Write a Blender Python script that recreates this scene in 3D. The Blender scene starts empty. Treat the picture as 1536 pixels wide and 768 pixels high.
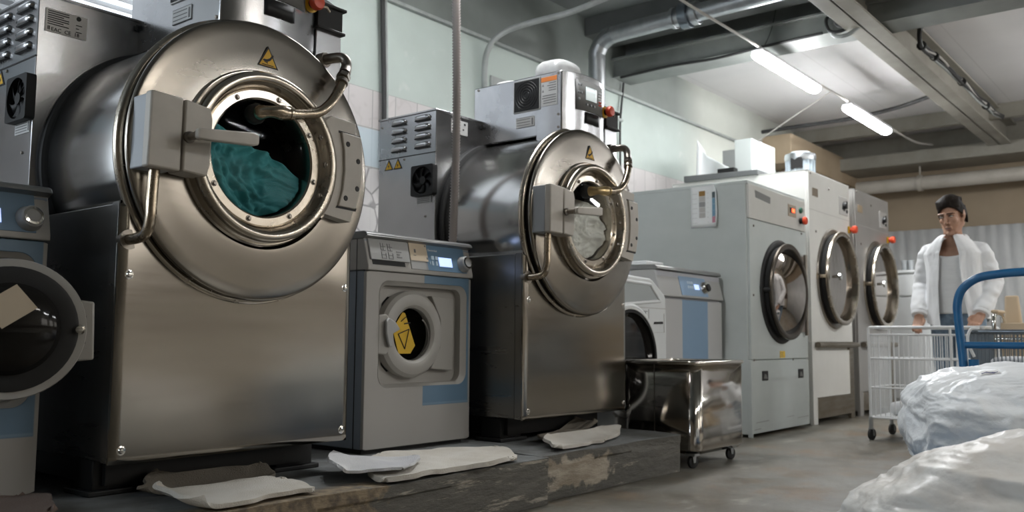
import bpy, bmesh, math, random
from mathutils import Vector, Matrix, noise, Quaternion
V = Vector
R = math.radians
PI = math.pi
random.seed(7)
S = bpy.context.scene
COL = S.collection

# ------------------------------------------------------------------ materials
MATS = {}
def mat(name, col, rough=.5, metal=0., nscale=0, ncol=None, bump=0., bscale=None, stretch=(1, 1, 1),
        trans=0., emit=None, estr=0., coat=0., spec=.5, nlo=.4, nhi=.65, rvar=0., sss=0., alpha=1., aniso=0., ior=1.45, sub_bump=0., sub_scale=(1, 1, 1)):
    m = bpy.data.materials.new(name); m.use_nodes = True
    nt = m.node_tree; N = nt.nodes; L = nt.links
    b = N['Principled BSDF']
    c = tuple(col) + (1,)
    b.inputs['Base Color'].default_value = c
    b.inputs['Roughness'].default_value = rough
    b.inputs['Metallic'].default_value = metal
    b.inputs['Transmission Weight'].default_value = trans
    b.inputs['Coat Weight'].default_value = coat
    b.inputs['Specular IOR Level'].default_value = spec
    b.inputs['Alpha'].default_value = alpha
    b.inputs['IOR'].default_value = ior
    if sss:
        b.inputs['Subsurface Weight'].default_value = sss
        b.inputs['Subsurface Radius'].default_value = (.02, .012, .008)
    if emit:
        b.inputs['Emission Color'].default_value = tuple(emit) + (1,)
        b.inputs['Emission Strength'].default_value = estr
    tc = None
    def coords(st):
        t = N.new('ShaderNodeTexCoord'); mp = N.new('ShaderNodeMapping')
        mp.inputs['Scale'].default_value = st
        L.new(t.outputs['Object'], mp.inputs['Vector']); return mp.outputs['Vector']
    if nscale:
        n = N.new('ShaderNodeTexNoise'); n.inputs['Scale'].default_value = nscale
        n.inputs['Detail'].default_value = 5; n.inputs['Roughness'].default_value = .6
        L.new(coords(stretch), n.inputs['Vector'])
        r = N.new('ShaderNodeMapRange'); r.inputs['From Min'].default_value = nlo; r.inputs['From Max'].default_value = nhi
        L.new(n.outputs['Fac'], r.inputs['Value'])
        if ncol:
            mx = N.new('ShaderNodeMix'); mx.data_type = 'RGBA'
            mx.inputs['A'].default_value = c; mx.inputs['B'].default_value = tuple(ncol) + (1,)
            L.new(r.outputs['Result'], mx.inputs['Factor']); L.new(mx.outputs['Result'], b.inputs['Base Color'])
        if rvar:
            r2 = N.new('ShaderNodeMapRange'); r2.inputs['From Min'].default_value = .3; r2.inputs['From Max'].default_value = .7
            r2.inputs['To Min'].default_value = rough - rvar; r2.inputs['To Max'].default_value = rough + rvar
            L.new(n.outputs['Fac'], r2.inputs['Value']); L.new(r2.outputs['Result'], b.inputs['Roughness'])
    prev = None
    if sub_bump:
        n = N.new('ShaderNodeTexNoise'); n.inputs['Scale'].default_value = 1.; n.inputs['Detail'].default_value = 1
        L.new(coords(sub_scale), n.inputs['Vector'])
        bp = N.new('ShaderNodeBump'); bp.inputs['Strength'].default_value = 1.; bp.inputs['Distance'].default_value = sub_bump
        L.new(n.outputs['Fac'], bp.inputs['Height']); prev = bp.outputs['Normal']
    if bump:
        n = N.new('ShaderNodeTexNoise'); n.inputs['Scale'].default_value = bscale or 40; n.inputs['Detail'].default_value = 4
        L.new(coords(stretch), n.inputs['Vector'])
        bp = N.new('ShaderNodeBump'); bp.inputs['Strength'].default_value = 1.; bp.inputs['Distance'].default_value = bump
        L.new(n.outputs['Fac'], bp.inputs['Height'])
        if prev: L.new(prev, bp.inputs['Normal'])
        prev = bp.outputs['Normal']
    if prev: L.new(prev, b.inputs['Normal'])
    MATS[name] = m
    return m

STEEL = (.32, .297, .262)
mat('brushed_steel', STEEL, .17, 1., nscale=2, stretch=(.8, .8, 14), rvar=.02, ncol=(.33, .305, .27))
mat('barrel_steel', (.46, .455, .445), .2, 1., nscale=3, stretch=(8, .3, 8), rvar=.015)
mat('disc_steel', (.32, .295, .26), .23, 1., nscale=2.2, stretch=(1, 1, 3), rvar=.05, ncol=(.27, .247, .215))
mat('door_steel', (.55, .50, .43), .25, 1., nscale=6, rvar=.08, ncol=(.45, .40, .33))
mat('bright_steel', (.62, .58, .52), .15, 1.)
mat('side_steel', (.22, .215, .205), .3, 1., nscale=2, rvar=.05, stretch=(1, 1, 6))
mat('box_steel', (.50, .50, .505), .25, 1., nscale=4, rvar=.04, ncol=(.44, .44, .45))
mat('mirror_steel', (.50, .475, .44), .10, 1., sub_bump=.004, sub_scale=(4, 4, 2.5))
mat('cone_steel', (.33, .29, .24), .2, 1.)
mat('old_steel', (.30, .28, .25), .35, 1., nscale=5, ncol=(.24, .21, .18), rvar=.08)
mat('pipe_steel', (.52, .44, .34), .25, 1., nscale=14, ncol=(.33, .27, .2), rvar=.1)
mat('galvanised', (.50, .52, .53), .38, 1., nscale=9, ncol=(.38, .40, .42))
mat('black_frame', (.012, .012, .012), .5)
mat('black_plastic', (.016, .016, .016), .5, spec=.3)
mat('black_rubber', (.02, .02, .02), .6)
mat('drum_dark', (.012, .011, .01), .55)
mat('drum_steel', (.2, .19, .18), .3, 1.)
mat('latch_cream', (.50, .465, .41), .42, nscale=7, ncol=(.44, .41, .36))
mat('latch_side', (.36, .38, .40), .4)
mat('panel_gray', (.17, .17, .165), .45)
mat('screen_pale', (.7, .75, .75), .3, emit=(.75, .85, .85), estr=.55)
mat('screen_blue', (.5, .6, .9), .3, emit=(.45, .58, 1.), estr=1.1)
mat('led_red', (.9, .1, .03), .3, emit=(1., .1, .03), estr=4.)
mat('red_button', (.65, .07, .025), .35)
mat('yellow', (.72, .42, .02), .5)
mat('yellow_sticker', (.75, .47, .03), .5)
mat('orange_label', (.7, .22, .05), .5)
mat('label_pale', (.50, .50, .49), .5)
mat('label_white', (.72, .72, .70), .5)
mat('label_steel', (.46, .45, .43), .4, .3)
mat('ink', (.02, .02, .02), .6)
mat('ink_gray', (.16, .16, .16), .6)
mat('ink_blue', (.07, .08, .25), .6)
mat('ink_white', (.7, .72, .74), .5)
mat('ink_pale_blue', (.42, .52, .6), .5)
mat('hose_gray', (.30, .265, .25), .5)
mat('conduit_gray', (.36, .38, .37), .5, nscale=8, ncol=(.28, .30, .29))
mat('washer_side', (.26, .30, .35), .38)
mat('washer_console', (.40, .385, .36), .42)
mat('washer_drawer', (.36, .36, .35), .42)
mat('washer_blue', (.13, .22, .32), .4)
mat('washer_cover', (.27, .27, .265), .28, .6)
mat('door_gray', (.40, .385, .355), .4)
mat('note_beige', (.60, .50, .37), .6)
mat('ring_dark', (.09, .075, .06), .32, .9)
mat('chrome', (.7, .69, .66), .1, 1.)
mat('brass', (.5, .38, .2), .3, 1.)
mat('white_enamel', (.72, .74, .74), .3, nscale=2, ncol=(.66, .68, .68))
mat('white_plastic', (.72, .72, .71), .3)
mat('clear_plastic', (.78, .79, .78), .22, trans=.45, nscale=12, ncol=(.6, .6, .6))
mat('dryer_green', (.53, .565, .55), .45, nscale=1.7, ncol=(.48, .52, .505), stretch=(1, 1, 1.5))
mat('dryer_cream', (.60, .595, .56), .45, nscale=1.7, ncol=(.545, .54, .50))
mat('dryer_white', (.70, .695, .66), .42, nscale=1.5, ncol=(.64, .635, .60))
mat('dryer_gray', (.42, .41, .395), .4, .55, nscale=1.5, ncol=(.36, .35, .335))
mat('dryer_top', (.12, .125, .125), .5)
mat('kick_steel', (.27, .235, .19), .35, .85, nscale=3, stretch=(1, 1, 9), ncol=(.2, .17, .13), rvar=.08)
mat('door_glass', (.16, .13, .115), .03, .0, coat=1., spec=1., ior=2.2)
mat('mirror_glass', (.42, .38, .35), .04, 1.)
mat('dark_glass', (.012, .011, .010), .08, spec=.35)
mat('teal_cloth', (.07, .36, .38), .7, nscale=5, ncol=(.045, .26, .29), bump=.002, bscale=60)
mat('white_cloth', (.86, .84, .78), .85, nscale=6, ncol=(.78, .75, .68), bump=.002, bscale=60)
mat('towel', (.66, .63, .57), .95, nscale=5, ncol=(.58, .54, .47), bump=.004, bscale=220)
mat('towel_cool', (.68, .68, .68), .95, nscale=5, ncol=(.60, .60, .62), bump=.004, bscale=220)
mat('towel_dark', (.17, .15, .12), .95, bump=.004, bscale=200)
mat('brown_cloth', (.16, .12, .10), .95, bump=.004, bscale=160)
mat('shirt', (.82, .83, .84), .8, bump=.003, bscale=7, stretch=(1, 1, 2.6))
mat('tank', (.74, .75, .75), .8, bump=.006, bscale=5, stretch=(1, 1, 5))
mat('jeans', (.14, .20, .27), .85, nscale=30, ncol=(.22, .29, .36), bump=.002, bscale=150)
mat('skin', (.44, .255, .175), .5, sss=.12, nscale=25, ncol=(.40, .225, .15))
mat('stubble', (.34, .205, .145), .6)
mat('hair', (.010, .007, .005), .65, spec=.15, nscale=60, ncol=(.016, .011, .008), bump=.004, bscale=60, stretch=(1, 1, .4))
mat('eye_dark', (.03, .02, .018), .3)
mat('lips', (.36, .17, .13), .5)
mat('shoe', (.05, .05, .05), .6)
mat('cart_white', (.78, .79, .79), .35)
mat('trolley_blue', (.012, .10, .24), .33, nscale=9, ncol=(.016, .12, .27), rvar=.05)
mat('wire_gray', (.20, .23, .26), .3, .8)
mat('cream_wood', (.60, .47, .32), .6)
mat('cart_linen', (.66, .67, .68), .9)
mat('beam_gray', (.27, .285, .27), .5, nscale=3, ncol=(.21, .225, .215))
mat('beam_dark', (.10, .105, .10), .6, nscale=3, ncol=(.075, .08, .075))
mat('beam_cream', (.30, .285, .245), .5, nscale=3, ncol=(.24, .225, .19))
mat('soffit', (.42, .33, .23), .7, nscale=2, ncol=(.36, .28, .19))
mat('pipe_cream', (.46, .43, .38), .5, nscale=4, ncol=(.4, .37, .32))
mat('pipe_brown', (.15, .11, .085), .5)
mat('cable', (.03, .03, .03), .6)
mat('cable_pale', (.42, .40, .37), .6)
mat('tube_light', (1, 1, 1), .4, emit=(.97, .985, 1.), estr=85.)
mat('fill_tube_weak', (1, 1, 1), .4, emit=(1., .95, .88), estr=48.)
mat('fixture', (.6, .61, .62), .4)
mat('daylight', (1, 1, 1), .5, emit=(.80, .90, 1.), estr=11.)
mat('daylight_soft', (1, 1, 1), .5, emit=(.80, .90, 1.), estr=3.)
mat('daylight_dim', (1, 1, 1), .5, emit=(.85, .92, 1.), estr=1.0)
mat('daylight_warm', (1, 1, 1), .5, emit=(1., .90, .78), estr=1.8)
mat('blind', (.72, .75, .78), .5)
mat('window_frame', (.6, .6, .6), .4)
mat('sheet_white', (.82, .84, .84), .4, sss=.05)
mat('motor', (.40, .46, .50), .4, .2)
mat('chart_brown', (.30, .17, .05), .6)
mat('chart_gray', (.30, .30, .30), .6)
mat('chart_gray_pale', (.48, .47, .45), .6)
mat('chart_dark', (.10, .13, .14), .6)
mat('chart_blue', (.20, .36, .50), .6)
mat('chart_pink', (.55, .25, .32), .6)
mat('corrugated', (.56, .57, .57), .45, nscale=2, ncol=(.48, .49, .49))

def special(name):
    m = bpy.data.materials.new(name); m.use_nodes = True
    MATS[name] = m
    return m, m.node_tree.nodes, m.node_tree.links, m.node_tree.nodes['Principled BSDF']
class NT:
    """tiny helper for node graphs"""
    def __init__(s, name):
        s.m, s.N, s.L, s.b = special(name)
        t = s.N.new('ShaderNodeTexCoord'); s.obj = t.outputs['Object']
        sp = s.N.new('ShaderNodeSeparateXYZ'); s.L.new(s.obj, sp.inputs[0]); s.x, s.y, s.z = sp.outputs
    def put(s, sock, v):
        if hasattr(v, 'is_linked') or hasattr(v, 'links'): s.L.new(v, sock)
        else: sock.default_value = v
    def math(s, op, a, b=0., c=None):
        n = s.N.new('ShaderNodeMath'); n.operation = op
        s.put(n.inputs[0], a); s.put(n.inputs[1], b)
        if c is not None: s.put(n.inputs[2], c)
        return n.outputs[0]
    def noise(s, scale, detail=4, stretch=(1, 1, 1), rough=.6):
        mp = s.N.new('ShaderNodeMapping'); mp.inputs['Scale'].default_value = stretch; s.L.new(s.obj, mp.inputs['Vector'])
        n = s.N.new('ShaderNodeTexNoise'); n.inputs['Scale'].default_value = scale; n.inputs['Detail'].default_value = detail; n.inputs['Roughness'].default_value = rough
        s.L.new(mp.outputs[0], n.inputs['Vector']); return n.outputs['Fac']
    def ramp(s, v, lo, hi, a=0., b=1.):
        n = s.N.new('ShaderNodeMapRange'); s.put(n.inputs['Value'], v)
        for k, q in (('From Min', lo), ('From Max', hi), ('To Min', a), ('To Max', b)): n.inputs[k].default_value = q
        return n.outputs[0]
    def mix(s, f, a, b):
        n = s.N.new('ShaderNodeMix'); n.data_type = 'RGBA'
        s.put(n.inputs['Factor'], f)
        for k, q in (('A', a), ('B', b)):
            s.put(n.inputs[k], q + (1,) if isinstance(q, tuple) else q)
        return n.outputs['Result']
    def step(s, v, edge, w=.002): return s.ramp(v, edge - w, edge + w)
    def band(s, v, lo, hi, w=.002): return s.math('MULTIPLY', s.step(v, lo, w), s.math('SUBTRACT', 1., s.step(v, hi, w)))
    def bump(s, h, dist):
        n = s.N.new('ShaderNodeBump'); n.inputs['Distance'].default_value = dist; s.L.new(h, n.inputs['Height']); s.L.new(n.outputs[0], s.b.inputs['Normal'])
    def col(s, c): s.put(s.b.inputs['Base Color'], c)
    def rough(s, r): s.put(s.b.inputs['Roughness'], r)

# thin window glass: lets light straight through, with a mirror glint by angle
for nm, tint, k in (('glass', (.86, .88, .88), 1.), ('tumbler_glass', (.80, .84, .86), 1.6)):
    gm = bpy.data.materials.new(nm); gm.use_nodes = True; N_, L_ = gm.node_tree.nodes, gm.node_tree.links
    N_.remove(N_['Principled BSDF']); o_ = [n for n in N_ if n.type == 'OUTPUT_MATERIAL'][0]
    tr = N_.new('ShaderNodeBsdfTransparent'); tr.inputs[0].default_value = tint + (1,)
    gl = N_.new('ShaderNodeBsdfGlossy'); gl.inputs['Roughness'].default_value = .03
    if k > 1:
        df = N_.new('ShaderNodeBsdfDiffuse'); df.inputs[0].default_value = (.85, .87, .88, 1); m2 = N_.new('ShaderNodeMixShader'); m2.inputs[0].default_value = .35
        L_.new(tr.outputs[0], m2.inputs[1]); L_.new(df.outputs[0], m2.inputs[2]); tr = m2
    fr_ = N_.new('ShaderNodeFresnel'); fr_.inputs[0].default_value = 1.10 * k ** .5
    mx_ = N_.new('ShaderNodeMixShader'); L_.new(fr_.outputs[0], mx_.inputs[0]); L_.new(tr.outputs[0], mx_.inputs[1]); L_.new(gl.outputs[0], mx_.inputs[2]); L_.new(mx_.outputs[0], o_.inputs[0])
    MATS[nm] = gm
# mint wall with tiled wainscot
g = NT('wall_mint')
paint = g.mix(g.ramp(g.noise(.9, 5), .42, .68), (.47, .535, .50), (.40, .455, .425))
paint = g.mix(g.ramp(g.noise(5, 6), .62, .7), paint, (.52, .56, .53))
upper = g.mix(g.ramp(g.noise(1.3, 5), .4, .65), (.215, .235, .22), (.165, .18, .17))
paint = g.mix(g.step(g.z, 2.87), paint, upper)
far = g.math('MULTIPLY', g.step(g.x, 8.1, .3), g.step(g.z, 2.0, .05))
paint = g.mix(far, paint, g.mix(g.ramp(g.noise(1.5, 5), .4, .7), (.54, .56, .51), (.47, .49, .45)))
cmb = g.N.new('ShaderNodeCombineXYZ'); g.L.new(g.x, cmb.inputs[0]); g.L.new(g.z, cmb.inputs[1])
br = g.N.new('ShaderNodeTexBrick'); g.L.new(cmb.outputs[0], br.inputs['Vector'])
br.offset = 0.; br.inputs['Scale'].default_value = 1.; br.inputs['Brick Width'].default_value = .2; br.inputs['Row Height'].default_value = .25
br.inputs['Mortar Size'].default_value = .0035; br.inputs['Color1'].default_value = (.56, .53, .52, 1); br.inputs['Color2'].default_value = (.52, .49, .485, 1); br.inputs['Mortar'].default_value = (.30, .30, .29, 1)
tile = br.outputs['Color']
vein = g.ramp(g.math('ABSOLUTE', g.math('SUBTRACT', g.noise(3.2, 3), .5)), 0., .03)
tile = g.mix(g.ramp(vein, 0, 1, .35, 0.), tile, (.40, .37, .36))
bluerow = g.band(g.z, 1.755, 1.995)
tile = g.mix(g.math('MULTIPLY', bluerow, .75), tile, (.44, .55, .61))
vo = g.N.new('ShaderNodeTexVoronoi'); vo.feature = 'DISTANCE_TO_EDGE'; vo.inputs['Scale'].default_value = 7.; g.L.new(g.obj, vo.inputs['Vector'])
mos = g.mix(g.ramp(vo.outputs['Distance'], .02, .05), (.22, .21, .21), (.60, .58, .57))
tile = g.mix(g.math('MULTIPLY', g.math('SUBTRACT', 1., g.step(g.z, 1.745)), .8), tile, mos)
g.col(g.mix(g.step(g.z, 2.25), tile, paint)); g.rough(g.ramp(g.z, 2.24, 2.26, .3, .55))

g = NT('floor_concrete')
c = g.mix(g.ramp(g.noise(.8, 6), .38, .62), (.125, .108, .08), (.165, .158, .135))
c = g.mix(g.ramp(g.noise(2.1, 7, rough=.7), .52, .66), c, (.16, .105, .055))
c = g.mix(g.ramp(g.noise(3.1, 7, stretch=(.5, 1, 1), rough=.7), .60, .68), c, (.30, .28, .235))
c = g.mix(g.ramp(g.noise(14, 5), .62, .7), c, (.12, .105, .085))
g.col(c); g.rough(g.ramp(g.noise(3, 5), .35, .65, .28, .55)); g.bump(g.noise(18, 5), .0025)

g = NT('plinth_concrete')
dark = g.mix(g.ramp(g.noise(9, 6, stretch=(.4, 1, 2.5)), .4, .65), (.105, .10, .085), (.15, .14, .12))
dark = g.mix(g.ramp(g.noise(6, 7, stretch=(.35, 1, 3.2), rough=.75), .585, .63), dark, (.34, .31, .255))
top = g.mix(g.ramp(g.noise(5, 5), .4, .65), (.11, .11, .105), (.18, .19, .19))
bare = g.mix(g.ramp(g.noise(13, 6, stretch=(.35, 1, 1.6)), .4, .62), (.44, .385, .305), (.30, .25, .185))
edge = g.math('ADD', g.x, g.math('MULTIPLY', g.math('SUBTRACT', g.noise(7, 5), .5), .55))
patch = g.band(edge, 3.07, 3.52, .02)
zz = g.math('ADD', g.z, g.math('MULTIPLY', g.math('SUBTRACT', g.noise(10, 5), .5), .16))
patch = g.math('MULTIPLY', patch, g.band(zz, .035, .165, .008))
rub = g.mix(g.ramp(g.noise(26, 6), .4, .62), (.30, .235, .15), (.13, .10, .07))
rubm = g.math('MULTIPLY', g.math('SUBTRACT', 1., g.step(edge, 2.06, .02)), g.math('SUBTRACT', 1., g.step(g.y, 2.32, .03)))
c = g.mix(patch, dark, bare)
c = g.mix(g.step(g.z, .188), c, top)
c = g.mix(rubm, c, rub)
g.col(c); g.rough(.7); g.bump(g.noise(30, 6, stretch=(.5, 1, 1.5)), .008)

g = NT('ceiling_panel')
c = g.mix(g.ramp(g.noise(.6, 4), .4, .65), (.76, .75, .75), (.69, .68, .68))
seam = g.math('ABSOLUTE', g.math('SUBTRACT', g.math('FRACT', g.math('MULTIPLY', g.y, .85)), .5))
g.col(g.mix(g.ramp(seam, 0, .006, .35, 0.), c, (.35, .34, .33))); g.rough(.7)
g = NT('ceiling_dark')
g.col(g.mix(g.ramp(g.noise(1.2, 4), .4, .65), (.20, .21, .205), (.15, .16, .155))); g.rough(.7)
g = NT('wall_plain')
g.col(g.mix(g.ramp(g.noise(.8, 4), .4, .65), (.40, .34, .27), (.33, .28, .22))); g.rough(.7)
g = NT('wall_bands')  # unseen wall, striped for light and dark reflections in the washer steel
c = g.mix(g.step(g.z, .12), (.05, .045, .04), (.55, .50, .42)); c = g.mix(g.step(g.z, .88), c, (.09, .065, .045)); c = g.mix(g.step(g.z, 1.32), c, (.42, .38, .31))
g.col(c); g.rough(.6)
g = NT('wall_far_paint')
g.col(g.mix(g.ramp(g.noise(.7, 5), .4, .65), (.33, .26, .18), (.27, .21, .145))); g.rough(.7)
# washer front: beige grey with a blue field (printed in one piece)
g = NT('washer_front')
m = g.math('MULTIPLY', g.band(g.x, .346, .647), g.step(g.z, .185))
fade = g.math('MULTIPLY', g.band(g.x, .346, .647), g.band(g.z, .188, .196))
c = g.mix(m, (.40, .385, .36), (.14, .235, .335)); c = g.mix(fade, c, (.2, .3, .4))
g.col(c); g.rough(.4)
g = NT('washer_front_wide')
m = g.math('MULTIPLY', g.band(g.x, .315, .685), g.step(g.z, .10))
g.col(g.mix(m, (.46, .46, .455), (.20, .31, .44))); g.rough(.38)
# translucent wrap
for nm, c1, c2, tr in (('bag_white', (.90, .92, .93), (.83, .855, .87), .25), ('bag_beige', (.88, .85, .80), (.76, .70, .63), .30)):
    g = NT(nm)
    g.col(g.mix(g.ramp(g.noise(6, 5), .4, .65), c1, c2)); g.rough(.42)
    g.b.inputs['Coat Weight'].default_value = .15; g.b.inputs['Coat Roughness'].default_value = .2
    g.bump(g.noise(16, 4, stretch=(1, 1, 1)), .006)
M = MATS

# ------------------------------------------------------------------ mesh builder
class MB:
    def __init__(s): s.bm = bmesh.new()
    def face(s, vs):
        try: return s.bm.faces.new(vs)
        except ValueError: return None
    def vs(s, pts): return [s.bm.verts.new(p) for p in pts]
    def box(s, x0, x1, y0, y1, z0, z1):
        v = s.vs([(x, y, z) for x in (x0, x1) for y in (y0, y1) for z in (z0, z1)])
        for f in ((0, 1, 3, 2), (4, 6, 7, 5), (0, 4, 5, 1), (2, 3, 7, 6), (0, 2, 6, 4), (1, 5, 7, 3)): s.face([v[i] for i in f])
        return s
    def obox(s, c, ax, ay, az):
        c, ax, ay, az = V(c), V(ax), V(ay), V(az)
        v = s.vs([c + i * ax + j * ay + k * az for i in (-1, 1) for j in (-1, 1) for k in (-1, 1)])
        for f in ((0, 1, 3, 2), (4, 6, 7, 5), (0, 4, 5, 1), (2, 3, 7, 6), (0, 2, 6, 4), (1, 5, 7, 3)): s.face([v[i] for i in f])
        return s
    def prism(s, pts, vec):
        vec = V(vec); a = s.vs(pts); b = s.vs([V(p) + vec for p in pts]); n = len(a)
        s.face(a[::-1]); s.face(b)
        for i in range(n): s.face([a[i], a[(i + 1) % n], b[(i + 1) % n], b[i]])
        return s
    def ring_prism(s, outer, inner, vec):
        """flat frame between two outlines with the same number of points, extruded"""
        vec = V(vec); n = len(outer)
        o0, i0 = s.vs(outer), s.vs(inner); o1, i1 = s.vs([V(p) + vec for p in outer]), s.vs([V(p) + vec for p in inner])
        for k in range(n):
            j = (k + 1) % n
            s.face([o0[k], o0[j], i0[j], i0[k]]); s.face([o1[k], i1[k], i1[j], o1[j]])
            s.face([o0[k], o1[k], o1[j], o0[j]]); s.face([i0[k], i0[j], i1[j], i1[k]])
        return s
    def loft(s, rings, closed=True, caps=False):
        rows = [s.vs(r) for r in rings]; n = len(rows[0])
        for a, b in zip(rows, rows[1:]):
            for k in range(n if closed else n - 1):
                j = (k + 1) % n; s.face([a[k], a[j], b[j], b[k]])
        if caps: s.face(rows[0][::-1]); s.face(rows[-1])
        return s
    def cyl(s, p0, p1, r0, r1=None, n=24):
        return s.tube([p0, p1], [r0, r0 if r1 is None else r1], n)
    def tube(s, pts, r, n=10, closed=False, sc=(1, 1), up=None):
        pts = [V(p) for p in pts]; m = len(pts)
        rs = r if isinstance(r, (list, tuple)) else [r] * m
        T = []
        for i in range(m):
            a = pts[(i - 1) % m] if (closed or i > 0) else pts[i]; b = pts[(i + 1) % m] if (closed or i < m - 1) else pts[i]
            T.append((b - a).normalized())
        u = V(up) if up else (V((0, 0, 1)) if abs(T[0].z) < .9 else V((1, 0, 0)))
        u = (u - T[0] * u.dot(T[0])).normalized(); rings = []
        for i in range(m):
            if i:
                q = T[i - 1].rotation_difference(T[i]); u = q @ u; u = (u - T[i] * u.dot(T[i])).normalized()
            w = T[i].cross(u)
            rings.append([pts[i] + rs[i] * (sc[0] * math.cos(2 * PI * k / n) * u + sc[1] * math.sin(2 * PI * k / n) * w) for k in range(n)])
        if closed: rings.append(rings[0]); s.loft(rings)
        else: s.loft(rings, True, True)
        return s
    def lathe(s, prof, o, ax, n=64, ref=None, a0=0., a1=2 * PI):
        """prof: (radius, height along ax)"""
        ax = V(ax).normalized(); o = V(o)
        u = V(ref) if ref else (V((0, 0, 1)) if abs(ax.z) < .9 else V((1, 0, 0)))
        u = (u - ax * u.dot(ax)).normalized(); w = ax.cross(u)
        full = abs(a1 - a0 - 2 * PI) < 1e-6
        k_n = n if full else n + 1
        rows = []
        for r, h in prof:
            if r < 1e-6: rows.append([s.bm.verts.new(o + ax * h)] * k_n)
            else: rows.append(s.vs([o + ax * h + r * (math.cos(a0 + (a1 - a0) * k / n) * u + math.sin(a0 + (a1 - a0) * k / n) * w) for k in range(k_n)]))
        for a, b in zip(rows, rows[1:]):
            for k in range(n):
                j = (k + 1) % k_n; q = []
                for v in (a[k], a[j], b[j], b[k]):
                    if v not in q: q.append(v)
                if len(q) > 2: s.face(q)
        return s
    def ell(s, c, r, rot=None, nu=20, nv=12):
        c = V(c); r = (r, r, r) if isinstance(r, (int, float)) else r
        def P(i, j):
            t = PI * i / nv; p = 2 * PI * j / nu
            q = V((r[0] * math.sin(t) * math.cos(p), r[1] * math.sin(t) * math.sin(p), r[2] * math.cos(t)))
            return c + (rot @ q if rot else q)
        t = s.bm.verts.new(P(0, 0)); b = s.bm.verts.new(P(nv, 0))
        rows = [s.vs([P(i, j) for j in range(nu)]) for i in range(1, nv)]
        for k in range(nu):
            j = (k + 1) % nu
            s.face([t, rows[0][k], rows[0][j]]); s.face([b, rows[-1][j], rows[-1][k]])
            for a, d in zip(rows, rows[1:]): s.face([a[k], d[k], d[j], a[j]])
        return s
    def capsule(s, p0, p1, r0, r1=None, n=14):
        r1 = r0 if r1 is None else r1; p0, p1 = V(p0), V(p1); d = (p1 - p0)
        l = d.length; d = d / l; prof = []
        for i in range(5): t = -PI / 2 + PI / 2 * i / 4; prof.append((r0 * math.cos(t), r0 * math.sin(t)))
        for i in range(5): t = PI / 2 * i / 4; prof.append((r1 * math.cos(t), l + r1 * math.sin(t)))
        prof[0] = (0, -r0); prof[-1] = (0, l + r1)
        return s.lathe(prof, p0, d, n)
    def grid(s, fn, nu, nv, wrap=False):
        rows = [s.vs([fn(i / nu, j / nv) for i in range(nu if wrap else nu + 1)]) for j in range(nv + 1)]
        s_n = nu
        for a, b in zip(rows, rows[1:]):
            for k in range(s_n):
                j = (k + 1) % len(a); s.face([a[k], a[j], b[j], b[k]])
        return s
    def build(s, name, m, parent=None, o=(0, 0, 0), angle=35, bevel=0., seg=2, solid=0., sub=0, xf=None):
        bmesh.ops.recalc_face_normals(s.bm, faces=s.bm.faces[:])
        if xf is not None: bmesh.ops.transform(s.bm, matrix=xf, verts=s.bm.verts[:])
        if any(o): bmesh.ops.translate(s.bm, vec=-V(o), verts=s.bm.verts[:])
        me = bpy.data.meshes.new(name); s.bm.to_mesh(me); s.bm.free()
        for p in me.polygons: p.use_smooth = True
        if angle < 180: me.set_sharp_from_angle(angle=R(angle))
        me.materials.append(M[m] if isinstance(m, str) else m)
        ob = bpy.data.objects.new(name, me); COL.objects.link(ob)
        if parent is not None: ob.parent = parent
        elif any(o): ob.location = o
        if solid:
            md = ob.modifiers.new('thickness', 'SOLIDIFY'); md.thickness = solid; md.offset = 0
        if sub:
            md = ob.modifiers.new('smooth', 'SUBSURF'); md.levels = sub; md.render_levels = sub
        if bevel:
            md = ob.modifiers.new('bevel', 'BEVEL'); md.width = bevel; md.segments = seg; md.limit_method = 'ANGLE'; md.angle_limit = R(40)
            md.harden_normals = False
        return ob

def tag(o, label, cat, group=None, kind=None):
    o['label'] = label; o['category'] = cat
    if group: o['group'] = group
    if kind: o['kind'] = kind
    return o
def thing(name, loc, label, cat, group=None, rz=0.):
    o = bpy.data.objects.new(name, None); COL.objects.link(o); o.location = loc; o.rotation_euler.z = rz; o.empty_display_size = .1
    return tag(o, label, cat, group)
def structure(ob): ob['kind'] = 'structure'; return ob
def text_mesh(name, body, size, pos, right, up, m, parent, o=(0, 0, 0), extrude=.0004, align='LEFT'):
    cu = bpy.data.curves.new(name, 'FONT'); cu.body = body; cu.size = size; cu.extrude = extrude; cu.align_x = align; cu.resolution_u = 2
    t = bpy.data.objects.new(name, cu); COL.objects.link(t)
    dg = bpy.context.evaluated_depsgraph_get(); me = bpy.data.meshes.new_from_object(t.evaluated_get(dg))
    bpy.data.objects.remove(t); bpy.data.curves.remove(cu)
    r, u = V(right).normalized(), V(up).normalized(); n = r.cross(u)
    mt = Matrix((r, u, n)).transposed().to_4x4(); mt.translation = V(pos) - V(o)
    me.transform(mt); me.name = name; me.materials.clear(); me.materials.append(M[m])
    ob = bpy.data.objects.new(name, me); COL.objects.link(ob); ob.parent = parent
    return ob
def arc(c, r, a0, a1, n, f): return [f(c[0] + r * math.cos(a0 + (a1 - a0) * i / n), c[1] + r * math.sin(a0 + (a1 - a0) * i / n)) for i in range(n + 1)]
def rrect(x0, x1, z0, z1, r, n=6):
    p = []
    for cx, cz, a in ((x1 - r, z1 - r, 0), (x0 + r, z1 - r, PI / 2), (x0 + r, z0 + r, PI), (x1 - r, z0 + r, 1.5 * PI)):
        p += [(cx + r * math.cos(a + PI / 2 * i / n), cz + r * math.sin(a + PI / 2 * i / n)) for i in range(n + 1)]
    return p
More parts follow.
